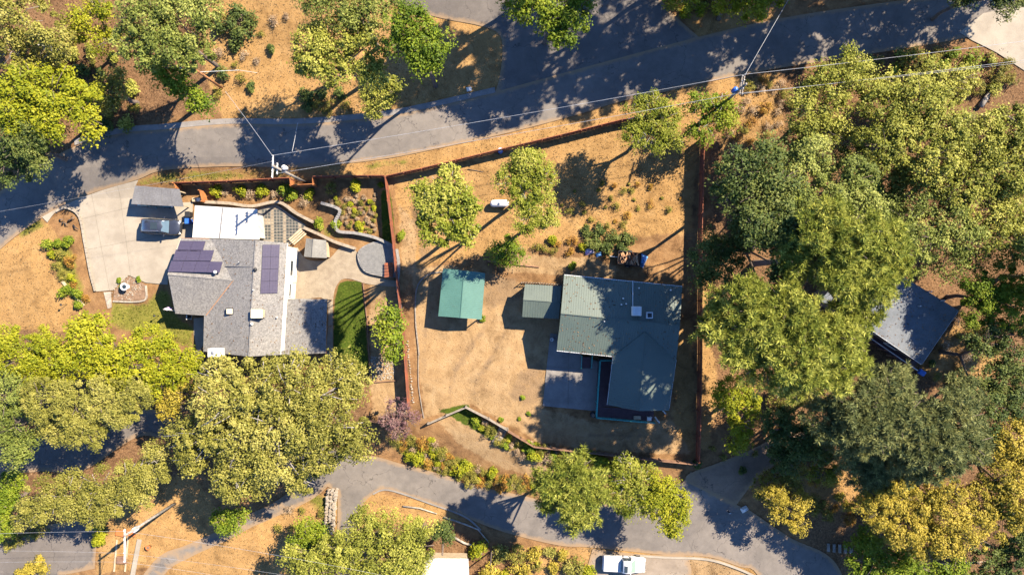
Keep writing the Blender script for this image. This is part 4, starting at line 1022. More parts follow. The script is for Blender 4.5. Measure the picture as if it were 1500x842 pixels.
# oak wood on the east side
G = 'oaks of the east wood'
tree('oak_tree', 'pale olive oak reaching to the wires beside the upper road', 'oak', [(1215,130,36),(1180,165,34),(1255,115,28),(1240,165,40),(1200,195,32)], 11, gap=.14, group=G)
tree('oak_tree', 'wide sunlit oak in the middle of the east wood', 'oak', [(1300,170,46),(1345,150,40),(1330,205,46),(1385,190,40),(1285,215,40),(1365,235,40)], 13, gap=.12, group=G)
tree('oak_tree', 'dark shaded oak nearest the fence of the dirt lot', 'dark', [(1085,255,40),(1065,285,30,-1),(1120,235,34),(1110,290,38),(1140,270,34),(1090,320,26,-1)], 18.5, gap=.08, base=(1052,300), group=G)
tree('oak_tree', 'olive oak with a leafless brown window in its crown', 'oak_green', [(1180,250,36),(1215,290,38),(1160,300,34),(1250,262,38),(1190,225,28),(1255,300,36)], 18, gap=.15, group=G)
tree('oak_tree', 'broad yellow olive oak rising behind the pale log', 'oak', [(1440,205,40),(1480,190,40),(1425,250,44),(1470,250,46),(1400,275,36),(1500,230,40)], 12, gap=.14, group=G)
tree('oak_tree', 'rounded oak uphill of the blue grey woodland roof', 'oak_green', [(1340,290,42),(1385,315,42),(1320,330,38),(1360,350,34),(1410,340,34),(1395,382,32,-2),(1355,385,24,-3),(1425,375,26,-2)], 11, gap=.14, group=G)
tree('oak_tree', 'olive oak with leafy skirts on the east boundary', 'oak', [(1450,310,40),(1490,300,44),(1460,355,40),(1500,360,36)], 11, gap=.16, group=G)
tree('dark_oak', 'compact dark evergreen oak pressed against the tall fence', 'dark', [(1040,372,30),(1062,395,32),(1030,405,22,-1),(1075,365,26),(1050,350,20,-1),(1085,345,24)], 14, gap=.06, base=(1040,386))
tree('pine_tree', 'tall pine whose bare trunk rises over the woodland roof', 'pine', [(1205,335,38,0),(1250,345,42,0),(1290,360,34,-1),(1180,385,34,-2),(1225,390,44,-1),(1270,395,40,-2),(1165,360,24,-3),(1245,430,34,-3),(1290,415,26,-3),(1210,320,28,-1),(1310,350,24,-2),(1305,392,28,-3),(1272,448,28,-4),(1248,468,26,-4),(1320,375,20,-3)], 22, squash=.5, r=.36, base=(1105,386), dens=.95, gap=.2)
tree('pine_tree', 'leaning pine with feathery yellow green boughs above the fence', 'pine', [(1065,455,34,-3),(1100,445,36,-1),(1040,480,24,-4),(1080,495,40,-1),(1130,485,46,0),(1175,470,40,0),(1120,530,40,-2),(1170,520,44,0),(1215,500,40,-1),(1215,540,36,-2),(1165,560,30,-3),(1250,520,26,-3),(1145,440,30,-1),(1240,480,26,-3),(1245,462,24,-6)], 21, squash=.5, r=.34, base=(1098,416), dens=.95, gap=.2)
tree('maple_tree', 'bright green tree at the downhill side of the east boundary', 'bright', [(1440,425,32),(1475,415,30),(1430,455,28,-1),(1480,450,34)], 10, gap=.12)
tree('dark_oak', 'tall oak beyond the boundary that shades the woodland roof', 'dark', [(1590,375,46),(1560,360,40),(1620,390,40),(1585,410,40,-1),(1640,420,50),(1600,450,44),(1545,400,34),(1560,430,36),(1535,365,34)], 14, gap=.2)
tree('maple_tree', 'small golden green tree between the fence and dark pines', 'yellow', [(1075,575,28),(1095,590,22),(1062,590,20),(1085,620,24,-.5),(1080,648,18,-1)], 6, gap=.1)
tree('grey_pine', 'dark blue green foothill pine below the timber deck', 'grey_pine', [(1250,590,44),(1300,575,40),(1280,625,44),(1240,635,36,-2),(1210,610,34,-2),(1320,610,40)], 15, squash=.6, dens=1.0, r=.3)
tree('grey_pine', 'dusky foothill pine with long drooping boughs near golden oaks', 'grey_pine', [(1350,630,44),(1395,610,42),(1370,665,40),(1420,650,36,-1),(1330,670,36,-2),(1405,580,30,-2)], 15, squash=.6, dens=1.0, r=.3)
tree('grey_pine', 'low grey green pine reaching over the leafy clearing', 'grey_pine', [(1270,680,32),(1310,690,30),(1285,705,24,-1),(1245,668,24)], 9, squash=.6, dens=.9)
tree('bare_shrub_tree', 'tan half dead bush between the leaning pine and grey pines', 'grey_oak', [(1180,575,26),(1150,590,24),(1205,560,22),(1140,570,18)], 6, gap=.35, bark='bark_grey')
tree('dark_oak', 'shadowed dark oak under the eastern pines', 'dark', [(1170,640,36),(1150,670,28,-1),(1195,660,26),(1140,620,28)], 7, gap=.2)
tree('dark_oak', 'dark oak downhill of the bright green boundary tree', 'dark', [(1470,560,42),(1440,585,34),(1500,600,36),(1490,520,36),(1455,620,26)], 10, gap=.18)
G2 = 'golden oaks of the south east corner'
tree('golden_oak', 'golden oak nearest the curve of the lower road', 'golden', [(1290,740,34),(1325,765,40),(1310,720,28),(1345,735,32),(1355,790,32)], 9, gap=.2, group=G2)
tree('golden_oak', 'amber oak beside the timber yard rails', 'golden', [(1395,745,36),(1420,775,34),(1385,790,28),(1440,735,34),(1385,715,28)], 10, gap=.18, group=G2)
tree('golden_oak', 'tall yellow oak at the corner under the grey pines', 'golden', [(1470,690,38),(1490,650,38),(1455,655,28,-1),(1490,735,36),(1465,760,30,-1)], 11, gap=.16, group=G2)
tree('green_oak', 'fresh green bushy tree at the foot of golden oaks', 'bright', [(1270,815,32),(1300,835,34),(1335,825,28),(1262,790,20,-1),(1390,838,28)], 6, gap=.1)
tree('dark_oak', 'dark tree just beyond the pale timber rails', 'dark', [(1450,830,30),(1485,815,30),(1500,790,26)], 6, gap=.2)
tree('small_tree', 'little light green tree alone in the leafy clearing', 'fruit', [(1205,688,20),(1222,694,14),(1192,694,12)], 4)
tree('golden_oak', 'small golden oak leaning over the lower road end', 'golden', [(1150,742,24),(1135,728,18),(1165,765,18),(1170,735,16)], 5.5, gap=.28)
tree('brown_oak', 'brown green bushy oak beside the dirt drive', 'weed', [(1140,700,26),(1120,715,20),(1155,715,22),(1165,690,20)], 4.5, gap=.15)
tree('oak_tree', 'olive oak filling the hollow behind the dark shaded oak', 'oak_green', [(1150,235,30),(1175,205,26),(1215,235,34),(1140,310,28)], 9, gap=.15, group=G)
tree('oak_tree', 'leafy oak between the wide sunlit oak and the boundary', 'oak_green', [(1400,225,36),(1390,265,34),(1420,190,30),(1440,280,30)], 10, gap=.12, group=G)
tree('oak_tree', 'low olive oak in the middle gap of the east wood', 'oak_green', [(1290,255,36),(1300,295,34),(1265,240,28),(1330,255,30)], 9, gap=.12, group=G)
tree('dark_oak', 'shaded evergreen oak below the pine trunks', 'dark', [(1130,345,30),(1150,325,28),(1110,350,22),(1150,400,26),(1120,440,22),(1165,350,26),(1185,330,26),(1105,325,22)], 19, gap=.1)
tree('oak_tree', 'pale olive oak under the upper wires by the log', 'oak', [(1390,130,28),(1370,115,24),(1410,115,22),(1340,130,26),(1300,130,26)], 7, gap=.15, group=G)
tree('dark_oak', 'dark oak shading the eave of the woodland house', 'dark', [(1440,500,24),(1465,490,26),(1420,590,24)], 9, gap=.25)
# trees in the dirt lot and along the lower road
tree('fruit_tree', 'largest pale centred fruit tree on the fenced dirt slope', 'fruit', [(655,275,30),(632,295,28),(680,295,28),(645,330,32),(680,335,26),(660,305,36),(625,325,18,-1),(615,280,16,-1)], 21.5, gap=.12, bark='bark_grey')
tree('fruit_tree', 'upper round fruit tree with the blue barrel behind it', 'fruit', [(770,245,28),(750,262,26),(793,262,26),(772,280,26),(765,235,18)], 17, gap=.12, bark='bark_grey')
tree('fruit_tree', 'fruit tree just downhill of the white tank', 'fruit', [(790,308,26),(772,322,22),(805,322,18),(780,298,18)], 11, gap=.12, bark='bark_grey')
tree('fruit_tree', 'smallest bright green fruit tree by the shed path', 'bright', [(740,360,20),(728,372,16),(755,368,16),(748,382,12,-.3)], 3.6, gap=.12)
tree('fruit_tree', 'lime green tree overhanging the roadside fence corner', 'fruit', [(940,170,28),(970,175,28),(955,200,32),(985,200,20,-.5),(930,195,20,-.5),(955,150,18)], 9, gap=.1, bark='bark_grey')
tree('fruit_tree', 'green tree under the transformer pole at the fence end', 'bright', [(1025,150,24),(1055,155,22),(1035,185,24),(1058,180,20),(1015,190,14,-.5)], 6, gap=.24, bark='bark_grey')
tree('citrus_tree', 'narrow green tree beside the gravel bed and red fence', 'bright', [(570,458,14),(576,480,16),(570,500,15),(562,470,13),(580,500,12),(574,516,9)], 4.2, gap=.06)
tree('plum_tree', 'purple bare twigged tree at the end of red fence', 'plum', [(585,600,22),(570,615,18),(600,612,16),(588,630,16,-.5)], 4.5, gap=.2, dens=.9)
tree('pine_tree', 'rounded light green pine shading the lower road', 'pine', [(815,700,30),(848,690,28),(838,725,34),(865,720,26),(845,752,24,-1),(810,730,22,-1),(862,750,18,-1)], 12, squash=.6, r=.26, dens=1.0, gap=.1)
tree('round_tree', 'rounded yellow green tree next to the light pine', 'fruit', [(915,700,28),(940,705,26),(925,735,30),(900,720,22),(950,730,20,-.5),(915,675,16)], 8, gap=.06, bark='bark_grey')
tree('round_tree', 'yellow green tree with a pointed tip over the roadway', 'yellow', [(968,705,24),(985,730,26),(970,745,26),(992,760,20),(985,778,13,-.5),(960,725,20)], 8, gap=.06)
tree('oak_tree', 'olive tree spreading below the driveway stone wall', 'oak', [(540,775,36),(580,785,38),(545,815,40),(610,800,32),(500,805,34),(590,830,36),(620,775,20,-1),(490,840,30),(600,825,24),(455,830,26),(430,815,20,-2)], 9, gap=.12)
tree('green_oak', 'bright green bush tree beside the rubble stone wall', 'bright', [(455,785,24),(440,800,20),(470,805,20),(448,770,14)], 5, gap=.1)
# south west wood
tree('oak_tree', 'huge spreading olive oak below the grey house', 'grey_oak', [(330,590,44),(380,570,48),(430,565,46),(480,575,44),(515,560,30,-1),(350,640,46),(400,625,50),(455,620,48),(500,625,40),(410,670,42),(470,660,38,-1),(370,690,36,-1),(300,640,38,-1),(340,700,32,-1),(320,550,30,-1),(525,650,26,-2),(280,670,26,-2),(430,540,26,-1),(500,540,26,-1),(265,640,24,-2),(440,700,26,-2)], 12, gap=.14, grow=1.16, r=.5, bark='bark_grey')
tree('green_oak', 'small bright green tree at the foot of the huge oak', 'bright', [(335,765,18),(350,755,14),(322,760,14)], 4)
tree('maple_tree', 'yellow green tree hedging the tan field', 'yellow', [(30,525,34),(70,510,34),(55,545,32),(10,500,26),(100,535,28)], 8, gap=.1)
tree('maple_tree', 'leafy yellow green tree between tan field and front lawn', 'yellow', [(130,500,34),(165,515,36),(120,530,30),(195,540,32),(160,545,30),(135,470,20,-1.5)], 8, gap=.1)
tree('maple_tree', 'yellow green tree closest to the house side walk', 'yellow', [(235,520,32),(265,545,28),(215,500,24,-1),(285,525,18,-1),(240,555,28)], 7.5, gap=.12)
tree('golden_oak', 'gold tinted tree tucked against the huge olive oak', 'golden', [(262,585,24),(245,600,18),(275,570,16)], 7, gap=.15)
tree('oak_tree', 'flat layered grey oak over the shaded west path', 'grey_oak', [(110,590,38),(155,585,36),(60,585,34),(125,625,36),(180,600,28),(80,625,28,-1),(200,580,22)], 10, squash=.42, gap=.18)
tree('oak_tree', 'grey green oak between the yellow hedge trees and west path', 'oak_green', [(15,580,34),(25,620,32),(10,660,32),(40,650,24,-1)], 10, gap=.16)
tree('oak_tree', 'long tan grey oak beside the asphalt parking area', 'grey_oak', [(60,735,34),(105,725,36),(150,715,36),(195,705,34),(225,690,26),(135,745,28,-1),(35,755,22,-1),(170,735,22,-1),(210,725,22,-1),(230,665,18)], 8, squash=.45, gap=.18, bark='bark_grey')
tree('green_oak', 'green bush tree at the parking area edge', 'bright', [(12,712,22),(0,735,24),(25,700,14),(5,770,22)], 5, gap=.12)
# trees just beyond the top of the view, known from the long shadows they lay over the roads
G3 = 'tall trees whose crowns stand beyond the road'
def far_tree(bx, by, h, cr, kind, label):
    px = 750 + (bx)*PXM; py = 421 - by*PXM
    k = CAMZ/(CAMZ - h)
    L = [(750 + (bx+dx)*PXM*k, 421 - (by+dy)*PXM*k, cr*f*PXM*k, dz) for dx, dy, f, dz in ((0,0,.7,0), (cr*.5,cr*.2,.6,-1.5), (-cr*.5,.3,.6,-2), (.2,-cr*.45,.55,-2.5), (-cr*.2,cr*.5,.55,-3.5), (cr*.2,-cr*.1,.6,-4.5))]
    return tree('tall_oak', label, kind, L, h, squash=.7, dens=.55, gap=.3, r=.3, base=(px, py), leafscale=1.4, group=G3)
FAR = [(26,35.8,23,4.6),(34,37,22,5),(43,37.5,19,5),(51,38,17,5),(58,38.5,15,5),(18.5,36.5,25,4.6),(7,37,22,4.4),(1.5,34.8,20,4.2),(30,43,24,5),(22,44,27,5),(40,44,21,5),(50,45,19,5),(60,45,16,5)]
for i, (x, y, h_, c_) in enumerate(FAR): far_tree(x, y, h_, c_, 'oak', 'tall oak standing uphill that throws its shadow down across the road')

# ---------------------------------------------------------------- shrubs
def scatter(poly, n, rr, kinds, label, group, seed, h=None, name='shrub', mind=.8):
    rg = random.Random(seed); xs = [p[0] for p in poly]; ys = [p[1] for p in poly]; out = []; tries = 0
    while len(out) < n and tries < n*60:
        tries += 1; x, y = rg.uniform(min(xs), max(xs)), rg.uniform(min(ys), max(ys)); r = rg.uniform(*rr)
        if float(sdist(np.array([x]), np.array([y]), poly)[0]) < 0: continue
        if any((x-a)**2 + (y-b)**2 < ((r+c)*mind)**2 for a, b, c in out): continue
        out.append((x, y, r)); k = rg.choice(kinds); lb = label[k] if isinstance(label, dict) else label; f = (r - rr[0])/(rr[1] - rr[0])
        if not lb.startswith('small'): lb = ('small ' if f < .33 else 'large ' if f > .7 else 'mid sized ') + lb
        shrub(x, y, r, k, lb, group, h, name)
    return out
for i, (px, py, r, k) in enumerate([(318,281,9,'yellow'),(330,283,6,'dry'),(352,280,10,'yellow'),(368,285,8,'dry'),(385,280,9,'yellow'),(402,284,7,'dry'),(415,278,9,'bright'),(428,285,10,'bright'),(455,286,9,'yellow'),(445,296,8,'dry'),(487,277,10,'weed'),(522,273,8,'yellow'),(557,272,5,'yellow')]):
    shrub(px, py, r, k, {'yellow': 'lime green shrub in the bed below the red fence', 'dry': 'dry brown shrub in the bed below the red fence', 'bright': 'mid green shrub in the bed below the red fence', 'weed': 'mottled olive shrub beside the weedy garden bed'}[k], 'shrubs in the bed below the red fence')
scatter([(480,290),(552,285),(552,342),(505,330)], 46, (2.5,5), ['weed','weed','dry','dry','yellow'], {'weed': 'olive weed clump in the walled garden bed', 'dry': 'pinkish dry clump in the walled garden bed', 'yellow': 'lime weed clump in the walled garden bed'}, 'weeds in the walled garden bed', 5, name='weed_clump')
scatter([(70,355),(100,345),(112,395),(128,440),(112,448),(80,400)], 14, (6,11), ['weed','rust','bright','yellow'], {'weed': 'olive shrub on the planted strip beside the driveway bed', 'rust': 'reddish shrub on the planted strip beside the driveway bed', 'bright': 'green shrub on the planted strip beside the driveway bed', 'yellow': 'lime shrub on the planted strip beside the driveway bed'}, 'shrubs beside the driveway bed', 6)
scatter([(575,640),(640,645),(665,672),(720,690),(800,705),(800,718),(700,708),(600,672)], 75, (4,13), ['weed','weed','rust','yellow','dry'], {'weed': 'olive shrub on the bank above the lower road', 'rust': 'rust coloured shrub on the bank above the lower road', 'yellow': 'lime shrub on the bank above the lower road', 'dry': 'straw coloured dead shrub on the bank above the lower road'}, 'shrubs on the bank above the lower road', 7, mind=.5)
scatter([(690,606),(745,640),(830,663),(940,676),(940,692),(830,684),(752,664),(700,625)], 60, (3.5,11), ['weed','yellow','bright','dry'], {'weed': 'olive shrub below the low brown fence', 'yellow': 'lime shrub below the low brown fence', 'bright': 'green shrub below the low brown fence', 'dry': 'straw coloured dead shrub below the low brown fence'}, 'shrubs below the low brown fence', 8, mind=.55)
scatter([(800,350),(850,352),(858,366),(820,370),(780,364)], 12, (6,9), ['weed','yellow','rust'], {'weed': 'olive shrub on the terrace edge above the metal roof', 'yellow': 'lime shrub on the terrace edge above the metal roof', 'rust': 'orange shrub on the terrace edge above the metal roof'}, 'shrubs on the terrace edge', 9)
scatter([(860,338),(900,332),(925,352),(918,366),(870,366)], 10, (8,12), ['dark'], 'dark green bush on the shaded slope behind the trailer', 'bushes behind the trailer', 10, name='bush')
scatter([(830,275),(915,262),(990,268),(1000,300),(960,330),(850,335),(820,310)], 28, (2,7), ['weed','weed','rust'], {'weed': 'small olive weed on the fenced dry slope', 'rust': 'small orange weed on the fenced dry slope'}, 'weeds on the fenced dry slope', 11, mind=1.1, name='weed_clump')
scatter([(1045,150),(1130,110),(1160,150),(1140,200),(1070,220)], 26, (6,11), ['weed','rust','dry','dry'], {'weed': 'olive brush around the transformer pole', 'rust': 'rusty brush around the transformer pole', 'dry': 'bleached dry brush around the transformer pole'}, 'brush around the transformer pole', 12, name='brush')
scatter([(1160,130),(1250,95),(1400,75),(1470,90),(1490,130),(1400,140),(1250,130)], 30, (9,15), ['oak','weed','weed','bright'], {'oak': 'olive bush under the wires beside the upper road', 'weed': 'yellowing bush under the wires beside the upper road', 'bright': 'green bush under the wires beside the upper road'}, 'bushes under the wires', 13, name='bush')
tree('small_tree', 'spiky young light green tree against the upper road shade', 'fruit', [(1240,78,12),(1250,90,14),(1235,100,12),(1255,105,12)], 4.5, gap=.2)
scatter([(420,735),(480,730),(490,770),(470,790),(400,780)], 8, (5,9), ['weed','dry'], {'weed': 'olive weed on the dry verge near the stone wall', 'dry': 'straw weed on the dry verge near the stone wall'}, 'weeds near the stone wall', 14, mind=1.2, name='weed_clump')
scatter([(690,790),(760,795),(860,820),(860,842),(720,842)], 26, (8,17), ['yellow','weed','grey_oak','golden'], {'yellow': 'lime shrub on the bank beside the parked white truck', 'weed': 'olive shrub on the bank beside the parked white truck', 'grey_oak': 'grey shrub on the bank beside the parked white truck', 'golden': 'gold shrub on the bank beside the parked white truck'}, 'shrubs beside the parked truck', 15)
scatter([(320,20),(420,10),(430,60),(360,150),(320,160)], 16, (5,11), ['weed','dry','dark'], {'weed': 'olive weed clump on the dry upper bank', 'dry': 'straw clump on the dry upper bank', 'dark': 'dark bush on the dry upper bank'}, 'clumps on the dry upper bank', 16, mind=1.2, name='weed_clump')
scatter([(340,10),(372,20),(380,60),(350,70),(335,45)], 5, (12,18), ['dark'], 'dark evergreen bush at the top of the dry bank', 'evergreen bushes on the dry bank', 17)
scatter([(440,140),(500,130),(510,165),(450,170)], 8, (7,12), ['dark','weed'], {'dark': 'dark bush under the rounded oak by the road', 'weed': 'olive bush under the rounded oak by the road'}, 'bushes under the rounded oak', 18)
scatter([(1000,660),(1100,640),(1130,700),(1100,690),(1020,680)], 6, (5,9), ['dark','weed'], {'dark': 'dark weed beside the dirt drive', 'weed': 'olive weed beside the dirt drive'}, 'weeds beside the dirt drive', 19)
scatter([(960,-20),(1060,-20),(1060,15),(1000,25)], 10, (9,14), ['yellow','weed'], {'yellow': 'lime bush at the top of the dirt strip', 'weed': 'olive bush at the top of the dirt strip'}, 'bushes at the top of the dirt strip', 20)
scatter([(1180,690),(1330,700),(1320,760),(1190,760)], 18, (6,12), ['golden','weed','rust'], {'golden': 'golden scrub in the leafy clearing', 'weed': 'olive scrub in the leafy clearing', 'rust': 'rust scrub in the leafy clearing'}, 'scrub in the leafy clearing', 21, name='brush')
scatter([(1400,440),(1480,480),(1440,560),(1370,560),(1360,520)], 16, (5,11), ['weed','dry','dark'], {'weed': 'olive brush on the litter beside the woodland house', 'dry': 'dry brush on the litter beside the woodland house', 'dark': 'dark brush on the litter beside the woodland house'}, 'brush beside the woodland house', 22, mind=1.1, name='brush')
scatter([(60,60),(200,90),(200,180),(150,190),(150,120),(60,110)], 18, (8,14), ['dark','oak','weed'], {'dark': 'dark undergrowth bush in the north west wood', 'oak': 'olive undergrowth bush in the north west wood', 'weed': 'yellowing undergrowth bush in the north west wood'}, 'undergrowth of the north west wood', 23, name='bush')
scatter([(690,590),(790,575),(790,610),(740,620)], 4, (2,3.5), ['bright','weed'], {'bright': 'green tuft on the yard by the patio', 'weed': 'olive tuft on the yard by the patio'}, 'tufts on the yard', 24, mind=1.3)
for px, py, r in ((38,836,10),(50,829,12),(62,819,8),(67,831,10)): shrub(px, py, r, 'golden', 'clipped round gold shrub on the parking area island', 'clipped gold shrubs', 1.0, 'round_shrub')
for px, py in ((150,768),(149,780),(147,791),(152,758)): shrub(px, py, 8, 'yellow', 'clipped lime hedge block along the parking area', 'clipped hedge blocks', .9, 'hedge')
for px, py in ((30,790),(50,782),(15,797),(66,775)): shrub(px, py, 10, 'weed', 'low ground cover shrub along the parking area shade', 'ground cover shrubs by the parking area')
for px, py, r in ((707,467,5),(838,390,6),(590,345,6),(586,350,4),(493,330,7),(470,328,8),(176,411,4),(204,409,4),(180,421,4)):
    shrub(px, py, r, 'bright', {707:'green tuft at the corner of the teal shed',838:'green tuft behind the metal roofed house',590:'larger green tuft at the red dividing fence',586:'smaller green tuft at the red dividing fence',493:'dark shrub against the winding block wall',470:'shrub where the two block walls meet'}.get(px, 'tiny green plant in the star shaped planter'), 'small garden plants')

# ---------------------------------------------------------------- ground cover: fallen leaves, dry grass, pebbles
def cover(name, label, zn, n, seed, kind, size, up, pts_poly=None, thr=.6):
    rng = np.random.default_rng(seed); x = rng.uniform(-66, 66, n*6); y = rng.uniform(-38, 40, n*6); z = hgt(x, y)
    px = 750 + x*PXM*CAMZ/(CAMZ-z); py = 421 - y*PXM*CAMZ/(CAMZ-z); keep = zone(zn, px, py) > thr
    for bad in (COVER_BAD): keep &= sdist(px, py, bad) < -1
    x, y, z = x[keep][:n], y[keep][:n], z[keep][:n]; m = len(x)
    C = np.stack([x, y, z + size*.12], 1); d = rng.normal(size=(m, 3)); d[:, 2] = np.abs(d[:, 2])*up; d = nrm(d); s = nrm(np.cross(d, rng.normal(size=(m, 3))))
    l = size*(.5 + rng.random((m, 1))); V = np.stack([C, C + d*l*.5 + s*l*.22, C + d*l, C + d*l*.5 - s*l*.22], 1).reshape(-1, 3); F = np.arange(len(V)).reshape(-1, 4)
    me = bpy.data.meshes.new(name); rawmesh(me, V, F); a = me.attributes.new('tint', 'FLOAT', 'FACE'); a.data.foreach_set('value', rng.random(m).astype(np.float32))
    me.materials.append(leafmat(kind)); o = bpy.data.objects.new(name, me); COL.objects.link(o); o['kind'] = 'stuff'; tag(o, label, 'ground cover'); return o
RD = [spline(UN) + spline(UN2)[1:] + spline(US), LN + LE + LS + LW, DW, [(565,-20),(646,27),(736,73),(732,112),(724,140),(900,96),(1030,60),(960,-30)], [(-120,805),(0,795),(70,768),(145,760),(139,832),(90,842),(90,900),(-120,900)]]
COVER_BAD = RD
PAL['fallen'] = [(.08,.04,.02), (.18,.10,.05), (.30,.20,.11)]; PAL['straw'] = [(.15,.088,.038), (.26,.165,.075), (.36,.25,.135)]; PAL['turf'] = [(.04,.06,.008), (.12,.125,.018), (.24,.20,.055)]; PAL['sward'] = [(.018,.040,.005), (.050,.080,.010), (.150,.145,.035)]
for k_ in ('fallen', 'straw', 'turf', 'sward'): PAL[k_] = [tuple(v*AK for v in c_) for c_ in PAL[k_]]
cover('fallen_leaves', 'brown fallen leaves scattered over the woodland floor', 'litter', 26000, 1, 'fallen', .17, .25)
cover('dry_grass', 'short straw coloured dry grass on the banks and field', 'straw', 30000, 2, 'straw', .14, .4)
cover('turf_grass', 'thin green and yellow turf on lawn and verge', 'green', 14000, 3, 'turf', .18, 1.0)
cover('lawn_grass', 'dense green lawn grass of the back garden', 'lawn', 3500, 4, 'sward', .14, 1.2)
cover('yard_debris', 'small twigs and dead leaves strewn over the bare yards', 'pale', 5000, 5, 'fallen', .12, .2)

# ---------------------------------------------------------------- vehicles (built along +x, nose at +x)
def loft(st, n_half=None):
    """st: list of (x, [(y,z) half profile from bottom to centre top]); mirrored"""
    mb = MB(); rings = []
    for x, prof in st:
        full = [(x, y, z) for y, z in prof] + [(x, -y, z) for y, z in prof[::-1] if abs(y) > 1e-6]; rings.append(full)
    n = len(rings[0]); vs = [p for r in rings for p in r]; fs = []
    for i in range(len(rings)-1):
        for k in range(n): fs.append((i*n+k, i*n+(k+1)%n, (i+1)*n+(k+1)%n, (i+1)*n+k))
    fs += [tuple(range(n))[::-1], tuple(range((len(rings)-1)*n, len(rings)*n))]
    return mb.add(vs, fs)
def body_prof(w, zb, zs, crown): return [(w*.88, zb), (w, zb+.14), (w*1.0, zb+(zs-zb)*.55), (w*.965, zs-.10), (w*.88, zs-.012), (w*.5, zs+crown*.7), (0, zs+crown)]
def quad_pane(mb, a, b, c, d, inset_, off):
    P = [Vector(p) for p in (a, b, c, d)]; cc = sum(P, Vector())/4; n = (P[1]-P[0]).cross(P[3]-P[0]).normalized()
    if n.dot(cc - Vector((cc.x*.0, 0, 1.0))) < 0: n = -n
    Q = [cc + (p-cc)*(1-inset_) + n*off for p in P]; q2 = [p - n*(off+.02) for p in Q]
    mb.add(q2 + Q, [(0,1,2,3), (7,6,5,4), (0,4,5,1), (1,5,6,2), (2,6,7,3), (3,7,4,0)])
def vehicle(name, label, px, py, ang, kind, paint, L=4.8, Wd=1.86):
    p = W(px, py); z = H(p.x, p.y) + (.09 if kind != 'pickup' else .07)
    root = top(name, label, 'car' if kind != 'pickup' else 'truck', (p.x, p.y, z), rz=ang)
    hw = Wd/2; h = L/2; zs = {'suv': 1.02, 'pickup': 1.02, 'sedan': .92}[kind]; zr = {'suv': 1.72, 'pickup': 1.78, 'sedan': 1.42}[kind]
    st = [(-h, body_prof(hw*.86, .42, zs-.22, .0)), (-h+.10, body_prof(hw*.95, .34, zs-.04, .0)), (-h*.6, body_prof(hw, .26, zs, .0)), (0, body_prof(hw, .24, zs, .01)),
          (h*.40, body_prof(hw, .24, zs-.01, .04)), (h*.72, body_prof(hw*.98, .26, zs-.07, .05)), (h-.22, body_prof(hw*.90, .3, zs-.17, .04)), (h-.05, body_prof(hw*.76, .36, zs-.30, .02)), (h, body_prof(hw*.66, .42, zs-.42, .0))]
    if kind == 'pickup': st = [s for s in st if s[0] > -h*.13] ; st = [(-h*.10, body_prof(hw, .26, zs, .01))] + st[0:]
    loft(st).build('body', paint, root, True, True, bevel=0)
    if kind == 'suv': c0, c1, r0, r1 = -h+.12, h*.46, -h+.42, h*.17
    elif kind == 'sedan': c0, c1, r0, r1 = -h*.72, h*.48, -h*.36, h*.12
    else: c0, c1, r0, r1 = -h*.16, h*.50, -h*.11, h*.24
    wb, wt = hw*.91, hw*.74
    loft([(c0, [(wb, zs-.05), (wb, zs-.02), (wb*.9, zs), (0, zs)]), (r0, [(wb, zs-.05), (wt*1.04, zr-.09), (wt*.93, zr-.02), (0, zr)]), ((r0+r1)/2, [(wb, zs-.05), (wt*1.06, zr-.07), (wt*.95, zr), (0, zr+.025)]), (r1, [(wb, zs-.05), (wt*1.02, zr-.10), (wt*.9, zr-.03), (0, zr-.005)]), (c1, [(wb, zs-.05), (wb, zs-.02), (wb*.9, zs), (0, zs+.02)])]).build('cabin', paint, root, True, True)
    m = MB(); quad_pane(m, (c1, -wb*.92, zs+.03), (c1, wb*.92, zs+.03), (r1, wt*.9, zr-.07), (r1, -wt*.9, zr-.07), .06, .035); m.build('windshield', 'glass_green' if kind == 'pickup' else 'glass_blue', root, local=True)
    m = MB(); quad_pane(m, (c0, -wb*.9, zs+.06), (c0, wb*.9, zs+.06), (r0, wt*.9, zr-.09), (r0, -wt*.9, zr-.09), .12, .035); m.build('rear_window', 'glass_blue' if kind == 'pickup' else 'glass_dark', root, local=True)
    for s in (-1, 1):
        cuts = [r0 + (r1-r0)*f for f in ((.0, .34, .66, 1.0) if kind == 'suv' else (.0, .5, 1.0))]
        for a, b in zip(cuts[:-1], cuts[1:]):
            m = MB(); quad_pane(m, (a, s*wb*.99, zs+.02), (b + (.18 if b == cuts[-1] else 0), s*wb*.99, zs+.02), (b, s*wt*1.06, zr-.13), (a, s*wt*1.06, zr-.13), .07, .02); m.build('side_window', 'glass_dark', root, local=True)
        MB().box((r1 + .12, s*(hw+.12), zs+.08), (.13, .24, .16)).build('mirror', paint, root, local=True, bevel=.03)
        MB().box((h-.20, s*hw*.68, zs-.30), (.22, .34, .14), -s*.35).build('headlight', 'lamp_glass', root, local=True, bevel=.03)
        MB().box((-h+.05, s*hw*.82, zs-.24), (.1, .16, .3)).build('tail_light', 'lamp_red', root, local=True, bevel=.02)
        if kind == 'suv': MB().tube((r0+.1, s*wt*.86, zr+.05), (r1-.2, s*wt*.86, zr+.05), .025).build('roof_rail', 'chrome', root, local=True)
        for wxp in (-h*.60, h*.62):
            wl = MB(); c = Vector((wxp, s*(hw-.10), .35)); wl.tube(c - Vector((0, s*.13, 0)), c + Vector((0, s*.13, 0)), .35, n=20)
            t_ = wl.build('wheel', 'rubber', root, local=True, bevel=.03)
            MB().tube(c + Vector((0, s*.12, 0)), c + Vector((0, s*.145, 0)), .22, n=14).build('rim', 'metal', t_, local=True)
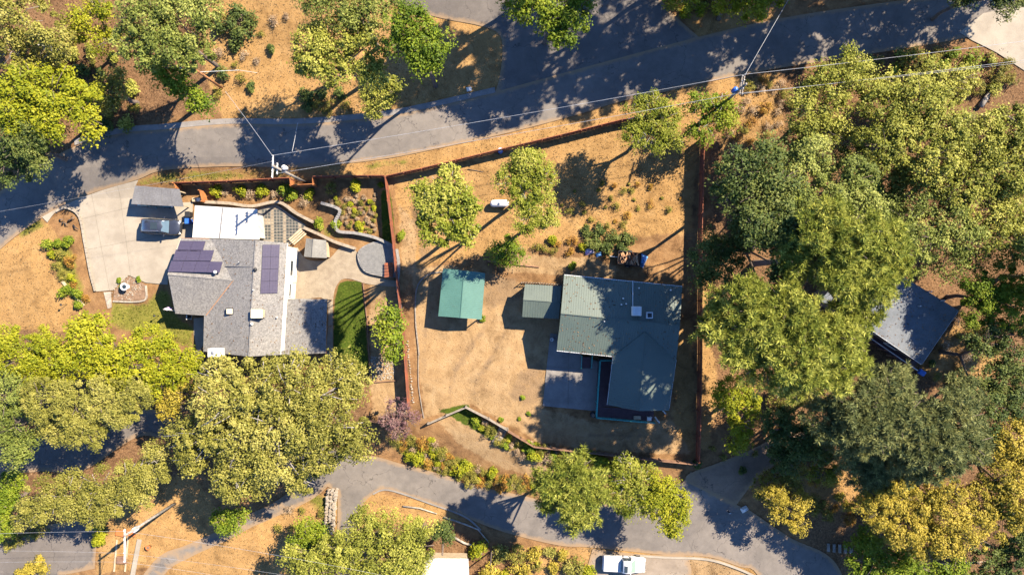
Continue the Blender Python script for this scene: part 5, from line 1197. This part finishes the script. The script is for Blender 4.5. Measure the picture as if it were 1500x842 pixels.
            # wheel arch lip
    if kind == 'pickup':
        bed = MB(); x0, x1 = -h, -h*.13
        loft([(x0, body_prof(hw*.95, .40, zs-.02, .0)), (x0+.08, body_prof(hw*.99, .34, zs+.02, .0)), (x1, body_prof(hw, .28, zs+.02, .0))]).build('bed', paint, root, True, True)
        MB().box(((x0+x1)/2, 0, zs+.05), (x1-x0-.10, Wd*.88, .07)).build('bed_cover', paint, root, local=True, bevel=.03)
        MB().box((h*.02, -.12*0-.22, zr+.015), (.42, .78, .05)).build('sunroof', 'glass_dark', root, local=True, bevel=.02)
    elif kind == 'suv': MB().box(((r0+r1)/2 + .35, 0, zr+.022), (.8, .8, .02)).build('sunroof', 'glass_dark', root, local=True)
    MB().box((h-.02, 0, .5), (.08, Wd*.7, .2)).build('bumper', 'black' if kind != 'pickup' else 'chrome', root, local=True, bevel=.03)
    MB().box((-h+.0, 0, .5), (.12, Wd*.86, .18)).build('bumper', 'black' if kind != 'pickup' else 'chrome', root, local=True, bevel=.03)
    MB().box((h-.03, 0, .66), (.08, Wd*.42, .14)).build('grille', 'black', root, local=True)
    return root
vehicle('parked_suv', 'black estate car with roof rails on the concrete driveway', 241.5, 333, R(-2.5), 'suv', 'paint_black', 4.75, 1.88)
vehicle('parked_pickup', 'white pickup truck with covered bed parked below the lower road', 913, 822, R(-3), 'pickup', 'paint_white', 5.2, 1.95)
vehicle('parked_sedan', 'dark teal car in the shade of the open carport', 232, 294, R(-3), 'sedan', 'paint_teal', 4.4, 1.76)

# ---------------------------------------------------------------- utility poles and wires
def pole(label, base, h, arms, mat='bark', trans=None, armmat='galv'):
    p = W(*base); root = top('utility_pole', label, 'utility pole', (p.x, p.y, p.z))
    MB().tube(p - Vector((0,0,.4)), p + Vector((0,0,h)), .17, .12, 10).build('pole', mat, root, True)
    tips = []
    for zz, ln_, ang, off in arms:
        u = Vector((math.cos(ang), math.sin(ang), 0)); v = Vector((-u.y, u.x, 0)); c = p + Vector((0,0,zz)) + v*.17 + u*off
        a_ = MB().box(c, (ln_, .11, .13), ang).build('crossarm', armmat, root)
        for k in (-.46, -.2, .2, .46):
            q = c + u*(ln_*k) + Vector((0,0,.07)); MB().lathe(q, [(.03, 0), (.03, .06), (.06, .08), (.06, .14), (.03, .18)], 8).build('insulator', 'white_paint', a_)
        for k in (-.3, .3): MB().tube(c + u*(ln_*k) - Vector((0,0,.05)), p + Vector((0,0,zz-.7)) + v*.14, .02, n=5).build('brace', 'metal', a_)
        tips.append([c + u*(ln_*k) + Vector((0,0,.26)) for k in (-.46, -.2, .2, .46)])
    if trans:
        zz, dx, dy, m_ = trans; c = p + Vector((dx, dy, zz)); t_ = MB().lathe(c, [(.2, 0), (.27, .03), (.27, .8), (.22, .86), (.08, .92)], 14).build('transformer', m_, root, True)
        MB().tube(c + Vector((0,0,.9)), c + Vector((0,0,1.1)), .04).build('bushing', 'white_paint', t_)
        MB().tube(c + Vector((0,0,.4)), p + Vector((0,0,zz+.4)), .05).build('bracket', 'metal', t_)
    return root, p, tips
pA, bA, tA = pole('pole with double white crossarms standing in the fence notch', (447,267), 11, [(10.7, 2.4, R(88), 0), (9.3, 1.2, R(88), 0)], 'bark_grey', (8.0, .35, .25, 'white_paint'), 'white_paint')
pB, bB, tB = pole('pole with blue transformer above the leafy fence end', (1047,163), 11, [(10.6, 2.2, R(82), 0), (9.8, 2.0, R(82), .2)], 'bark_grey', (7.6, -.25, .2, 'blue_plastic'), 'grey_wood')
pC, bC, tC = pole('pole with one crossarm in the dry yard beside parking area', (256,737), 11, [(10.6, 3.6, R(90), -1.2)], 'bark_grey', (7.8, -.3, -.25, 'white_paint'), 'white_paint')
pD, bD, tD = pole('orange lit wooden pole on the bank by the leaning tree', (325,129), 9.5, [(9.0, 1.6, R(60), 0)], 'trim_orange', None, 'grey_wood')
def wire(label, a, b, sag=.5, r=.022, name='power_line', mat='wire', group='overhead power lines'):
    a, b = Vector(a), Vector(b); n = 14; pts = [a.lerp(b, k/n) - Vector((0,0,sag*4*(k/n)*(1-k/n))) for k in range(n+1)]
    o = MB().path(pts, r, 5).build(name, mat); o['label'] = label; o['category'] = 'wire'; o['group'] = group; return o
S1 = 'overhead power line strung between the two tall roadside poles'
wire(S1, tA[0][3], tB[0][3], .7, 0.0180); wire(S1, tA[1][0], tB[1][0], .8, 0.0180)
S2 = 'power line running from the blue transformer pole along the upper road'
wire(S2, tB[0][3], WA(1640, 42, 11), .5, 0.0195); wire(S2, tB[0][0], WA(1640, 70, 11), .5, 0.0180); wire(S2, tB[1][0], WA(1640, 74, 10.5), .7, 0.0135)
wire('service wire crossing the upper road to the dry bank', tA[0][3], W(330, 134, 8.5), .3, .02)
wire('thin wire leading west from the fence notch pole', tA[0][2], WA(-120, 330, 10.5), .6, 0.0083)
wire('short service wire crossing the road from the transformer pole', tB[0][3], WA(1190, -60, 9), .2, .02)
wire('thin wire over the shaded road by the gutter', WA(436, 180, 7), WA(428, 222, 7.5), .05, .02)
S3 = 'power line passing over the asphalt parking area'
wire(S3, tC[0][3], WA(-140, 786, 10.5), .3, 0.0105); wire(S3, tC[0][1], WA(-140, 806, 10.5), .3, 0.0083); wire(S3, tC[0][0], WA(-140, 826, 10.5), .3, 0.0083)
S4 = 'power line leading over the dry yard towards the lower road'
wire(S4, tC[0][3], WA(560, 842, 10), .5, 0.0105); wire(S4, tC[0][1], WA(560, 866, 10), .5, 0.0097); wire(S4, tC[0][0], WA(520, 880, 10), .5, 0.0097)
gw = wire('pale guy wire from the orange pole down to the bank', W(316, 101, 5.5), W(377, 107, .1), 0.0, .035, 'guy_wire', 'white_paint', None) if False else None
o = MB().path([bD + Vector((0,0,6.0)), W(350,103,2.6), W(377,107)], .022, 6).build('guy_wire', 'galv'); tag(o, 'pale guy wire from the orange pole down to the bank', 'wire')

# ---------------------------------------------------------------- yard things
p = W(187, 420); bb = top('bird_bath', 'white stone bird bath in the star shaped planter', 'bird bath', p)
MB().lathe(p, [(.28, 0), (.28, .1), (.12, .18), (.1, .6), (.2, .68)], 16).build('pedestal', 'white_paint', bb, True)
MB().lathe(p + Vector((0,0,.66)), [(.2, 0), (.46, .1), (.48, .16), (.40, .15), (.12, .06)], 20).build('basin', 'white_paint', bb, True)
MB().lathe(p + Vector((0,0,.755)), [(.30, 0), (.30, .012)], 18).build('water', 'glass_dark', bb)
drape('gravel_planter', wx([(167.5,425),(178,416),(189,404),(203,410),(213,417),(215,436),(207,440),(166,440)]), .05, 'mulch', 1.0, kind='structure')
rg = random.Random(4); mb = MB()
for k in range(160):
    a = rg.uniform(0, 6.28); d = rg.uniform(.5, 2.0); x, y = p.x + math.cos(round(a*8)/8)*d + rg.uniform(-.1, .1), p.y + math.sin(round(a*8)/8)*d*.75 - .2
    mb.rock((x, y, H(x, y) + .08), (rg.uniform(.08, .17),)*2 + (.08,), rg)
o = mb.build('planter_gravel', 'stone_pale'); tag(o, 'pale stones radiating around the white bird bath', 'stones', kind='stuff')
# flag on the wing wall
p = A(256,455,2.6); fl = top('wall_flag', 'pink and white flag on a short pole beside the wing', 'flag', p)
q = A(239,453,2.9); MB().tube(p, q, .025, n=6).build('pole', 'white_paint', fl)
vs = []; fs = []
for i in range(9):
    for j in range(5):
        t = i/8; c = p.lerp(q, .35 + .65*t); vs.append((c.x, c.y + .09*math.sin(t*9 + j*.6) + (.06*j), c.z - .02 - j*.19))
for i in range(8):
    for j in range(4): fs.append((i*5+j, (i+1)*5+j, (i+1)*5+j+1, i*5+j+1))
c_ = MB().add(vs, fs).build('cloth', 'purple_cloth', fl, True); sol = c_.modifiers.new('thickness', 'SOLIDIFY'); sol.thickness = .012
for px, py, lb in ((233,462,'thin dark garden lamp on the front lawn'), (98,446,'thin dark garden lamp at the edge of tan field')):
    p = W(px, py); g = top('garden_lamp', lb, 'garden lamp', p); MB().tube(p, p + Vector((0,0,1.1)), .03, n=8).build('stake', 'black', g); MB().lathe(p + Vector((0,0,1.05)), [(.05, 0), (.14, .05), (.14, .1), (.03, .2)], 12).build('lamp_head', 'black', g)
# steps of sleepers in the planted strip
g = top('garden_steps', 'pale sleeper steps climbing the planted strip beside the lawn', 'steps', W(110,432))
for k in range(6): p = W(97 + k*4.2, 418 + k*4.8); MB().box((p.x, p.y, p.z + .07), (.32, 1.3, .18), R(40)).build('sleeper', 'pale_wood', g, bevel=.02)
g = top('log_pile', 'dark driftwood branches on the dirt bed by the driveway', 'branches', W(100,328))
for k in range(6): a = W(88 + k*4, 322 + (k*7) % 9); b = a + Vector((random.uniform(.4, 1.0), random.uniform(-.8, .4), .3)); MB().path([a + Vector((0,0,.1)), a.lerp(b, .5) + Vector((0,0,.25)), b], [.1, .08, .03], 6).build('branch', 'black' if k % 2 else 'bark', g)
def bin_(name, label, px, py, m_, s=(.55, .6, 1.0), rz=0, cat='bin'):
    p = W(px, py); g = top(name, label, cat, p, rz=rz)
    MB().add([(-s[0]*.42, -s[1]*.42, 0), (s[0]*.42, -s[1]*.42, 0), (s[0]*.42, s[1]*.42, 0), (-s[0]*.42, s[1]*.42, 0), (-s[0]/2, -s[1]/2, s[2]), (s[0]/2, -s[1]/2, s[2]), (s[0]/2, s[1]/2, s[2]), (-s[0]/2, s[1]/2, s[2])], [(3,2,1,0), (4,5,6,7), (0,1,5,4), (1,2,6,5), (2,3,7,6), (3,0,4,7)]).build('bin_body', m_, g, local=True)
    MB().box((0, 0, s[2] + .03), (s[0]*1.08, s[1]*1.08, .06)).build('lid', m_, g, local=True, bevel=.02)
    for sx in (-1, 1): MB().tube((sx*s[0]*.3, s[1]*.48, .1), (sx*s[0]*.38, s[1]*.48, .1), .1, n=12).build('wheel', 'rubber', g, local=True)
bin_('wheeled_bin', 'blue wheeled bin beside the white annex nearest the house', 280, 325, 'blue_plastic'); bin_('wheeled_bin', 'black wheeled bin between the blue bin and the recess', 280, 315, 'black')
bin_('wheeled_bin', 'blue bin at the corner of the orange fence', 262, 284, 'blue_plastic')
p = W(290, 293); g = top('rowing_tub', 'pale upturned tub lying in the dark recess', 'tub', p); MB().box((p.x, p.y, p.z + .25), (1.2, .55, .4), .05).build('tub_body', 'pale_wood', g, bevel=.12); MB().lathe((p.x + .25, p.y, p.z + .44), [(.2, 0), (.22, .06), (.1, .1)], 14).build('tub_plug', 'white_paint', g)
p = W(437, 346); g = top('ramp_boards', 'pale plank ramp leaning beside the small grey shed', 'ramp', p)
for k in range(4): q = p + Vector((k*.2 - .3, -k*.19 + .2, .3)); MB().box((q.x, q.y, q.z + .03*k), (2.0, .2, .05), R(42)).build('plank', 'pale_wood', g)
# red steps on the paver terrace
p = W(571, 396); g = top('red_bench', 'dark red slatted bench on the grey paver terrace', 'bench', (p.x, p.y, zc + .45))
for k in range(5): MB().box((p.x, p.y + .75 - k*.36, zc + .80 + .0*k), (1.0, .30, .06), .06).build('slat', 'red_wood', g)
for sx in (-1, 1):
    for sy in (-1, 1): MB().box((p.x + sx*.4, p.y + sy*.72, zc + .61), (.1, .1, .34)).build('leg', 'red_wood', g)
# gravel bed beside the lawn
gb = top('gravel_bed', 'timber edged bed of pale gravel between lawn and fence', 'garden bed', W(560, 540))
e = [W(532,414), W(538,470), W(543,560), W(581,557), W(574,430)]
for a, b in zip(e[:3], e[1:4]): MB().box(((a.x+b.x)/2, (a.y+b.y)/2, H(a.x, a.y) + .07), ((b-a).length, .09, .2), math.atan2((b-a).y, (b-a).x)).build('edging_board', 'brown_wood', gb)
mb = MB(); rg = random.Random(9)
for k in range(520):
    px, py = rg.uniform(543, 578), rg.uniform(522, 556)
    if rg.random() < .35 and px > 555: continue
    q = W(px, py); d = rg.uniform(.09, .2); mb.rock((q.x, q.y, q.z + .03), (d, d*rg.uniform(.7, 1), d*.5), rg, rg.random())
mb.build('gravel', 'stone_pale', gb, kind='stuff')
# white tank
p = W(732, 299); g = top('gas_tank', 'white horizontal tank between the round fruit trees', 'tank', (p.x, p.y, p.z)); mb = MB(); vs = []; n = 16; prof = [(-1.12,.02),(-1.1,.2),(-1.0,.34),(-.82,.42),(0,.43),(.82,.42),(1.0,.34),(1.1,.2),(1.12,.02)]
for x, r_ in prof:
    for k in range(n): t = 2*math.pi*k/n; vs.append((p.x + x, p.y + r_*math.cos(t), p.z + .72 + r_*math.sin(t)))
mb.add(vs, [(i*n+k, i*n+(k+1)%n, (i+1)*n+(k+1)%n, (i+1)*n+k) for i in range(len(prof)-1) for k in range(n)] + [tuple(range(n))[::-1], tuple(range((len(prof)-1)*n, len(prof)*n))]).build('tank_body', 'white_paint', g, True)
MB().lathe((p.x, p.y, p.z + 1.12), [(.16, 0), (.16, .12), (.1, .2)], 12).build('valve_cover', 'galv', g)
for sx in (-.7, .7): MB().box((p.x + sx, p.y, p.z + .17), (.16, .7, .36)).build('support', 'concrete', g)
# trailer with firewood and tarp
p = W(920, 379); g = top('utility_trailer', 'dark open trailer parked on the slope behind the house', 'trailer', (p.x, p.y, p.z), rz=R(-7))
MB().box((0, 0, .55), (2.7, 1.55, .08)).build('bed', 'brown_wood', g, local=True)
for y in (-.78, .78): MB().box((0, y, .8), (2.7, .06, .45)).build('side_panel', 'black', g, local=True)
for x in (-1.36, 1.36): MB().box((x, 0, .8), (.06, 1.5, .45)).build('end_panel', 'black', g, local=True)
for y in (-.92, .92):
    t_ = MB().tube((0, y-.1, .33), (0, y+.1, .33), .33, n=18).build('wheel', 'rubber', g, local=True); MB().tube((0, y-.11, .33), (0, y+.11, .33), .17, n=12).build('rim', 'metal', t_, local=True)
MB().tube((-1.3, 0, .5), (-2.6, 0, .42), .05, n=6).build('tow_bar', 'metal', g, local=True)
rg = random.Random(3); ca, sa = math.cos(R(-7)), math.sin(R(-7))
g = top('firewood_load', 'heap of split tan firewood filling the trailer', 'firewood', (p.x, p.y, p.z + .6))
for k in range(60):
    x, y, z = rg.uniform(-1.1, 1.1), rg.uniform(-.6, .6), .68 + .42*rg.random(); a = rg.uniform(-.5, .5) + 1.57; l = rg.uniform(.3, .5)
    c = Vector((p.x + x*ca - y*sa, p.y + x*sa + y*ca, p.z + z)); u = Vector((math.cos(a), math.sin(a), rg.uniform(-.2, .2)))*l*.5
    MB().tube(c - u, c + u, rg.uniform(.05, .09), n=5).build('log', rg.choice(['split_wood', 'grey_wood', 'terracotta']) if k % 7 == 0 else 'split_wood', g)
def tarp(label, px, py, sx, sy, rz, seed, m_='blue_tarp', hh=.5):
    p = W(px, py); rg = random.Random(seed); n = 9; vs = []
    for i in range(n):
        for j in range(n):
            x, y = (i/(n-1)-.5)*sx, (j/(n-1)-.5)*sy; e_ = 1 - max(abs(i-4), abs(j-4))/4
            vs.append((p.x + x*math.cos(rz) - y*math.sin(rz), p.y + x*math.sin(rz) + y*math.cos(rz), p.z + .03 + hh*min(1, e_*1.8)*rg.uniform(.75, 1.0)))
    fs = [(i*n+j, (i+1)*n+j, (i+1)*n+j+1, i*n+j+1) for i in range(n-1) for j in range(n-1)]
    o = MB().add(vs, fs).build('tarp', m_); s = o.modifiers.new('thickness', 'SOLIDIFY'); s.thickness = .015; tag(o, label, 'tarp'); return o
tarp('crumpled bright blue tarp heaped beside the firewood trailer', 941, 382, .85, 1.5, R(-25), 1, hh=.8)
tarp('small blue tarp on the ground near the dark bushes', 877, 373, .7, .5, .3, 2, hh=.3)
tarp('faded lilac cloth heap beside the small blue tarp', 863, 367, 1.1, .9, .3, 5, 'purple_cloth', .4)
for px, py, lb in ((733,222,'blue barrel against the roadside fence by the fruit tree'),):
    p = W(px, py); g = top('barrel', lb, 'barrel', p); MB().lathe(p, [(.27, 0), (.3, .05), (.3, .85), (.27, .9)], 16).build('barrel_body', 'blue_plastic', g, True); MB().lathe(p + Vector((0,0,.9)), [(.25, 0), (.25, .03)], 16).build('lid', 'white_paint', g)
p = W(843, 413 + 85); 
for px, py, lb in ((808,497,'pale lidded pot beside the patio corner'), (813,494,'grey pot at the patio corner by the outbuilding')):
    q = W(px, py); g = top('plant_pot', lb, 'pot', q); MB().lathe(q, [(.14, 0), (.2, .35), (.22, .38), (.17, .36), (.1, .3)], 14).build('pot', 'white_paint' if px == 808 else 'flat_grey', g, True); MB().lathe(q + Vector((0,0,.28)), [(.15, 0), (.15, .02)], 12).build('soil', 'mulch', g)
# things on the south deck
q = A2(950,612,DZ); g = top('patio_chair', 'white chair at the end of the dark deck', 'chair', (q.x, q.y, b2+DZ))
MB().box((q.x, q.y, b2+DZ+.43), (.5, .5, .06)).build('seat', 'white_paint', g, bevel=.02); MB().box((q.x, q.y+.24, b2+DZ+.7), (.5, .06, .5)).build('backrest', 'white_paint', g, bevel=.02)
for sx in (-.2, .2):
    for sy in (-.2, .2): MB().box((q.x+sx, q.y+sy, b2+DZ+.2), (.05, .05, .4)).build('leg', 'white_paint', g)
q = A2(933,611,DZ); g = top('storage_crate', 'tan crate beside the white chair on the deck', 'crate', (q.x, q.y, b2+DZ)); MB().box((q.x, q.y, b2+DZ+.14), (.8, .4, .28)).build('crate_body', 'pale_wood', g, bevel=.02); MB().box((q.x, q.y, b2+DZ+.30), (.84, .44, .04)).build('lid', 'pale_wood', g)
q = W(868, 606); g = top('rain_barrel', 'dark round barrel at the deck corner', 'barrel', q); MB().lathe(q, [(.3, 0), (.34, .1), (.34, .8), (.3, .9), (.2, .92)], 16).build('barrel_body', 'black', g, True); MB().lathe(q + Vector((0,0,.92)), [(.2, 0), (.2, .03)], 12).build('lid', 'siding_brown', g)
for px, py, rz, lb in ((972,602,.9,'white pipe length leaning off the house corner'), (963,615,.95,'short white pipe lying by the deck end')):
    q = W(px, py, .3); u = Vector((-math.cos(rz), math.sin(rz), 0)); o = MB().tube(q - u*.45, q + u*.45 - Vector((0,0,.2)), .09, n=10).build('drain_pipe', 'white_paint'); tag(o, lb, 'pipe')
# rubble stone wall beside the lower drive
sw_ = top('stone_wall', 'rubble wall of pale stones at the mouth of the lower drive', 'wall', W(487,748)); rg = random.Random(12)
for row in range(3):
    for k in range(21):
        for c_ in range(3):
            px = 482.5 + c_*5.2 - (k*.28) + rg.uniform(-1.2, 1.2) + (row == 2)*0; py = 716 + k*3.1 + rg.uniform(-.6, .6)
            if row == 2 and rg.random() < .45: continue
            q = W(px, py); mb = MB().rock((0, 0, 0), (rg.uniform(.42, .62), rg.uniform(.32, .46), rg.uniform(.24, .34)), rg, rg.random()*3)
            o = mb.build('stone', rg.choice(['stone_pale', 'stone_pale', 'block']), sw_, local=True); o.location = (q.x - sw_.location.x, q.y - sw_.location.y, q.z + .12 + row*.22 - sw_.location.z)
def log(label, pts, r, m_, name='fallen_log', cat='log'):
    P = [W(a, b, r*.8) for a, b in pts]; o = MB().path(P, [r*(1 - .35*i/(len(P)-1)) for i in range(len(P))], 10).build(name, m_, smooth=True); tag(o, label, cat); return o
log('bleached crooked log lying below the lower road', [(664,786),(680,795),(694,799),(706,811)], .16, 'stone_pale')
log('pale smooth log resting in the hollow of the oak wood', [(1436,156),(1443,146),(1450,134)], .35, 'stone_pale')
log('weathered log edging the lower road verge', [(590,741),(615,744),(640,752)], .11, 'stone_pale'); log('long pale log edging between pole tree and road', [(650,757),(680,767),(700,775),(716,794)], .12, 'stone_pale')
log('dark straight timber edging the terrace above the shed', [(714,382),(740,386),(790,391)], .12, 'brown_wood', 'timber_edging'); log('thin fallen branch on the slope by the roadside fence', [(685,248),(698,250),(708,252)], .05, 'bark', 'fallen_branch', 'branch')
log('pale broken branch lying under the small oak by the road', [(1455,163),(1475,170),(1490,178)], .2, 'bark')
# timber steps down the bank
g = top('bank_steps', 'weathered timber steps dropping from the low fence to the path', 'steps', W(733,636))
for k in range(6): q = W(738 - k*2.2, 626 + k*4.2); MB().box((q.x, q.y, q.z + .15), (1.0, .3, .1), R(-20)).build('step', 'grey_wood', g)
for s in (-1, 1): a = W(738 + s*6, 625, .3); b = W(727 + s*6, 648, .2); MB().tube(a, b, .05, n=4).build('stringer', 'grey_wood', g)
for px, py, hh, lb in ((722,812,5.0,'thin brown post standing among shrubs above the truck'),):
    p = W(700, 790); o = MB().tube(W(px-2, 806), W(px-2, 806) + Vector((0,0,4.2)), .1, .08, 8).build('wooden_post', 'bark'); tag(o, lb, 'post')
tree('pole_tree', 'thin tree with a long bare trunk below the lower road', 'dark', [(650,776,10),(643,780,8),(656,782,8)], 4, gap=.1, base=(649,773))
o = MB().path([W(648,776), W(649,790,2.2), W(648,812,5.4)], [.17, .15, .1], 8).build('dead_tree', 'bark', smooth=True); tag(o, 'bare brown leaning dead tree above the white shed roof', 'tree')
# boards, frame and box in the dry yard by the parking area
g = top('planter_bed', 'pale timber planter bed below the crossarm pole', 'planter', W(188,812))
for a, b in (((172,790),(168,836)), ((188,790),(184,836))): P, Q = W(*a), W(*b); MB().box(((P.x+Q.x)/2, (P.y+Q.y)/2, P.z + .08), ((P-Q).length, .16, .14), math.atan2((Q-P).y, (Q-P).x)).build('rail', 'pale_wood', g)
P, Q = W(205,789), W(195,842); MB().box(((P.x+Q.x)/2, (P.y+Q.y)/2, P.z + .10), ((P-Q).length, .55, .12), math.atan2((Q-P).y, (Q-P).x)).build('panel', 'concrete', g, label='pale panel')
P = W(179,819); MB().box((P.x, P.y, P.z + .12), (1.2, .9, .2)).build('plank', 'brown_wood', g)
for px, lb in ((177,'orange clay slab beside the pole nearest the hedge'),(193,'orange clay slab beside the timber frame')): P = W(px, 780); o = MB().box((P.x, P.y, P.z + .1), (1.1, .7, .16), -.2).build('clay_slab', 'terracotta', bevel=.02); tag(o, lb, 'slab')
P = W(219, 800); g = top('flower_pot', 'small orange pot in the dry yard by the pole', 'pot', P); MB().lathe(P, [(.2, 0), (.3, .4), (.32, .44), (.24, .42), (.1, .35)], 14).build('pot', 'terracotta', g, True); MB().lathe(P + Vector((0,0,.36)), [(.22, 0), (.22, .03)], 12).build('soil', 'mulch', g)
P = W(39, 755); g = top('flower_pot', 'orange urn half hidden under the long tan oak', 'pot', P); MB().lathe(P, [(.25, 0), (.45, .35), (.4, .6), (.3, .7)], 14).build('pot', 'terracotta', g, True)
# rails at the south east corner
g = top('yard_rail', 'pale timber rails in the yard under the golden oaks', 'rail', W(1395,826))
for k in range(5): q = W(1372 + k*14, 824 - k*.6); MB().box((q.x, q.y, q.z + .5), (.12, .12, 1.0)).build('post', 'pale_wood', g)
for zz in (.5, .95): a, b = W(1368, 826, zz), W(1445, 822, zz); MB().tube(a, b, .06, n=5).build('rail', 'pale_wood', g)
g = top('garden_steps', 'grey sleeper steps beside the end of the lower road', 'steps', W(1228,803))
for k in range(5): q = W(1213 + k*8, 801 + k*.6); MB().box((q.x, q.y, q.z + .08 + .05*k), (.3, 1.0, .2)).build('sleeper', 'grey_wood', g)
# white debris by the dirt drive
tarp('crumpled white sheet beside the dirt drive mouth', 1090, 745, .9, .7, .5, 8, 'white_paint', .5)
p = W(1066, 748); g = top('road_post', 'short black marker post at the dirt drive mouth', 'post', p); MB().tube(p, p + Vector((0,0,.8)), .07, n=8).build('post', 'black', g); MB().box(p + Vector((0,0,.85)), (.2, .06, .2)).build('reflector', 'white_paint', g)
p = W(674, 136 - 6); tarp('small white scrap on the dry bank beside the side road', 687, 131, .6, .5, .2, 9, 'white_paint', .2)
o = MB().box((*wx([(1348,545)])[0], H(*wx([(1348,545)])[0]) + .3), (.8, .6, .4), R(-35)).build('blue_box', 'blue_plastic', bevel=.06); tag(o, 'blue covered box below the timber deck', 'box')

# leaves and twigs blown onto the roofs
def roof_litter(name, label, planes, n, seed):
    rng = np.random.default_rng(seed); V = []
    for poly, k in planes:
        P = [Vector(p) for p in poly]
        for _ in range(k):
            a, b = rng.random(2); a = a**1.5 if rng.random() < .6 else a
            q = P[0].lerp(P[1], b).lerp(P[3].lerp(P[2], b), a) + Vector((0, 0, .05)); l = .06 + .08*rng.random(); t = rng.random()*6.28
            u = Vector((math.cos(t), math.sin(t), .1))*l; v = Vector((-math.sin(t), math.cos(t), .05))*l*.4; V += [q + u, q + v, q - u, q - v]
    V = np.array([p[:] for p in V]); F = np.arange(len(V)).reshape(-1, 4); me = bpy.data.meshes.new(name); rawmesh(me, V, F)
    a = me.attributes.new('tint', 'FLOAT', 'FACE'); a.data.foreach_set('value', rng.random(len(F)).astype(np.float32)); me.materials.append(leafmat('fallen'))
    o = bpy.data.objects.new(name, me); COL.objects.link(o); tag(o, label, 'leaf litter', kind='stuff')
roof_litter('roof_leaves', 'dead leaves blown over the green metal roof', [([NW, NE, rE, rW], 160), ([SW, SE, rE, rW], 200), ([wsw, wnw, wN, wS], 140), ([wse, wne, wN, wS], 90)], 0, 1)
roof_litter('roof_leaves', 'dead leaves gathered on the blue grey woodland roof', [([e3_, s3, w3, n3], 260)], 0, 2)
roof_litter('roof_leaves', 'few dead leaves on the grey shingled roof', [([mNW, mSW, rS, rN], 120), ([mNE, mSE, rS, rN], 80), ([p4[1], p4[2], p4[3], p4[0]], 90)], 0, 3)
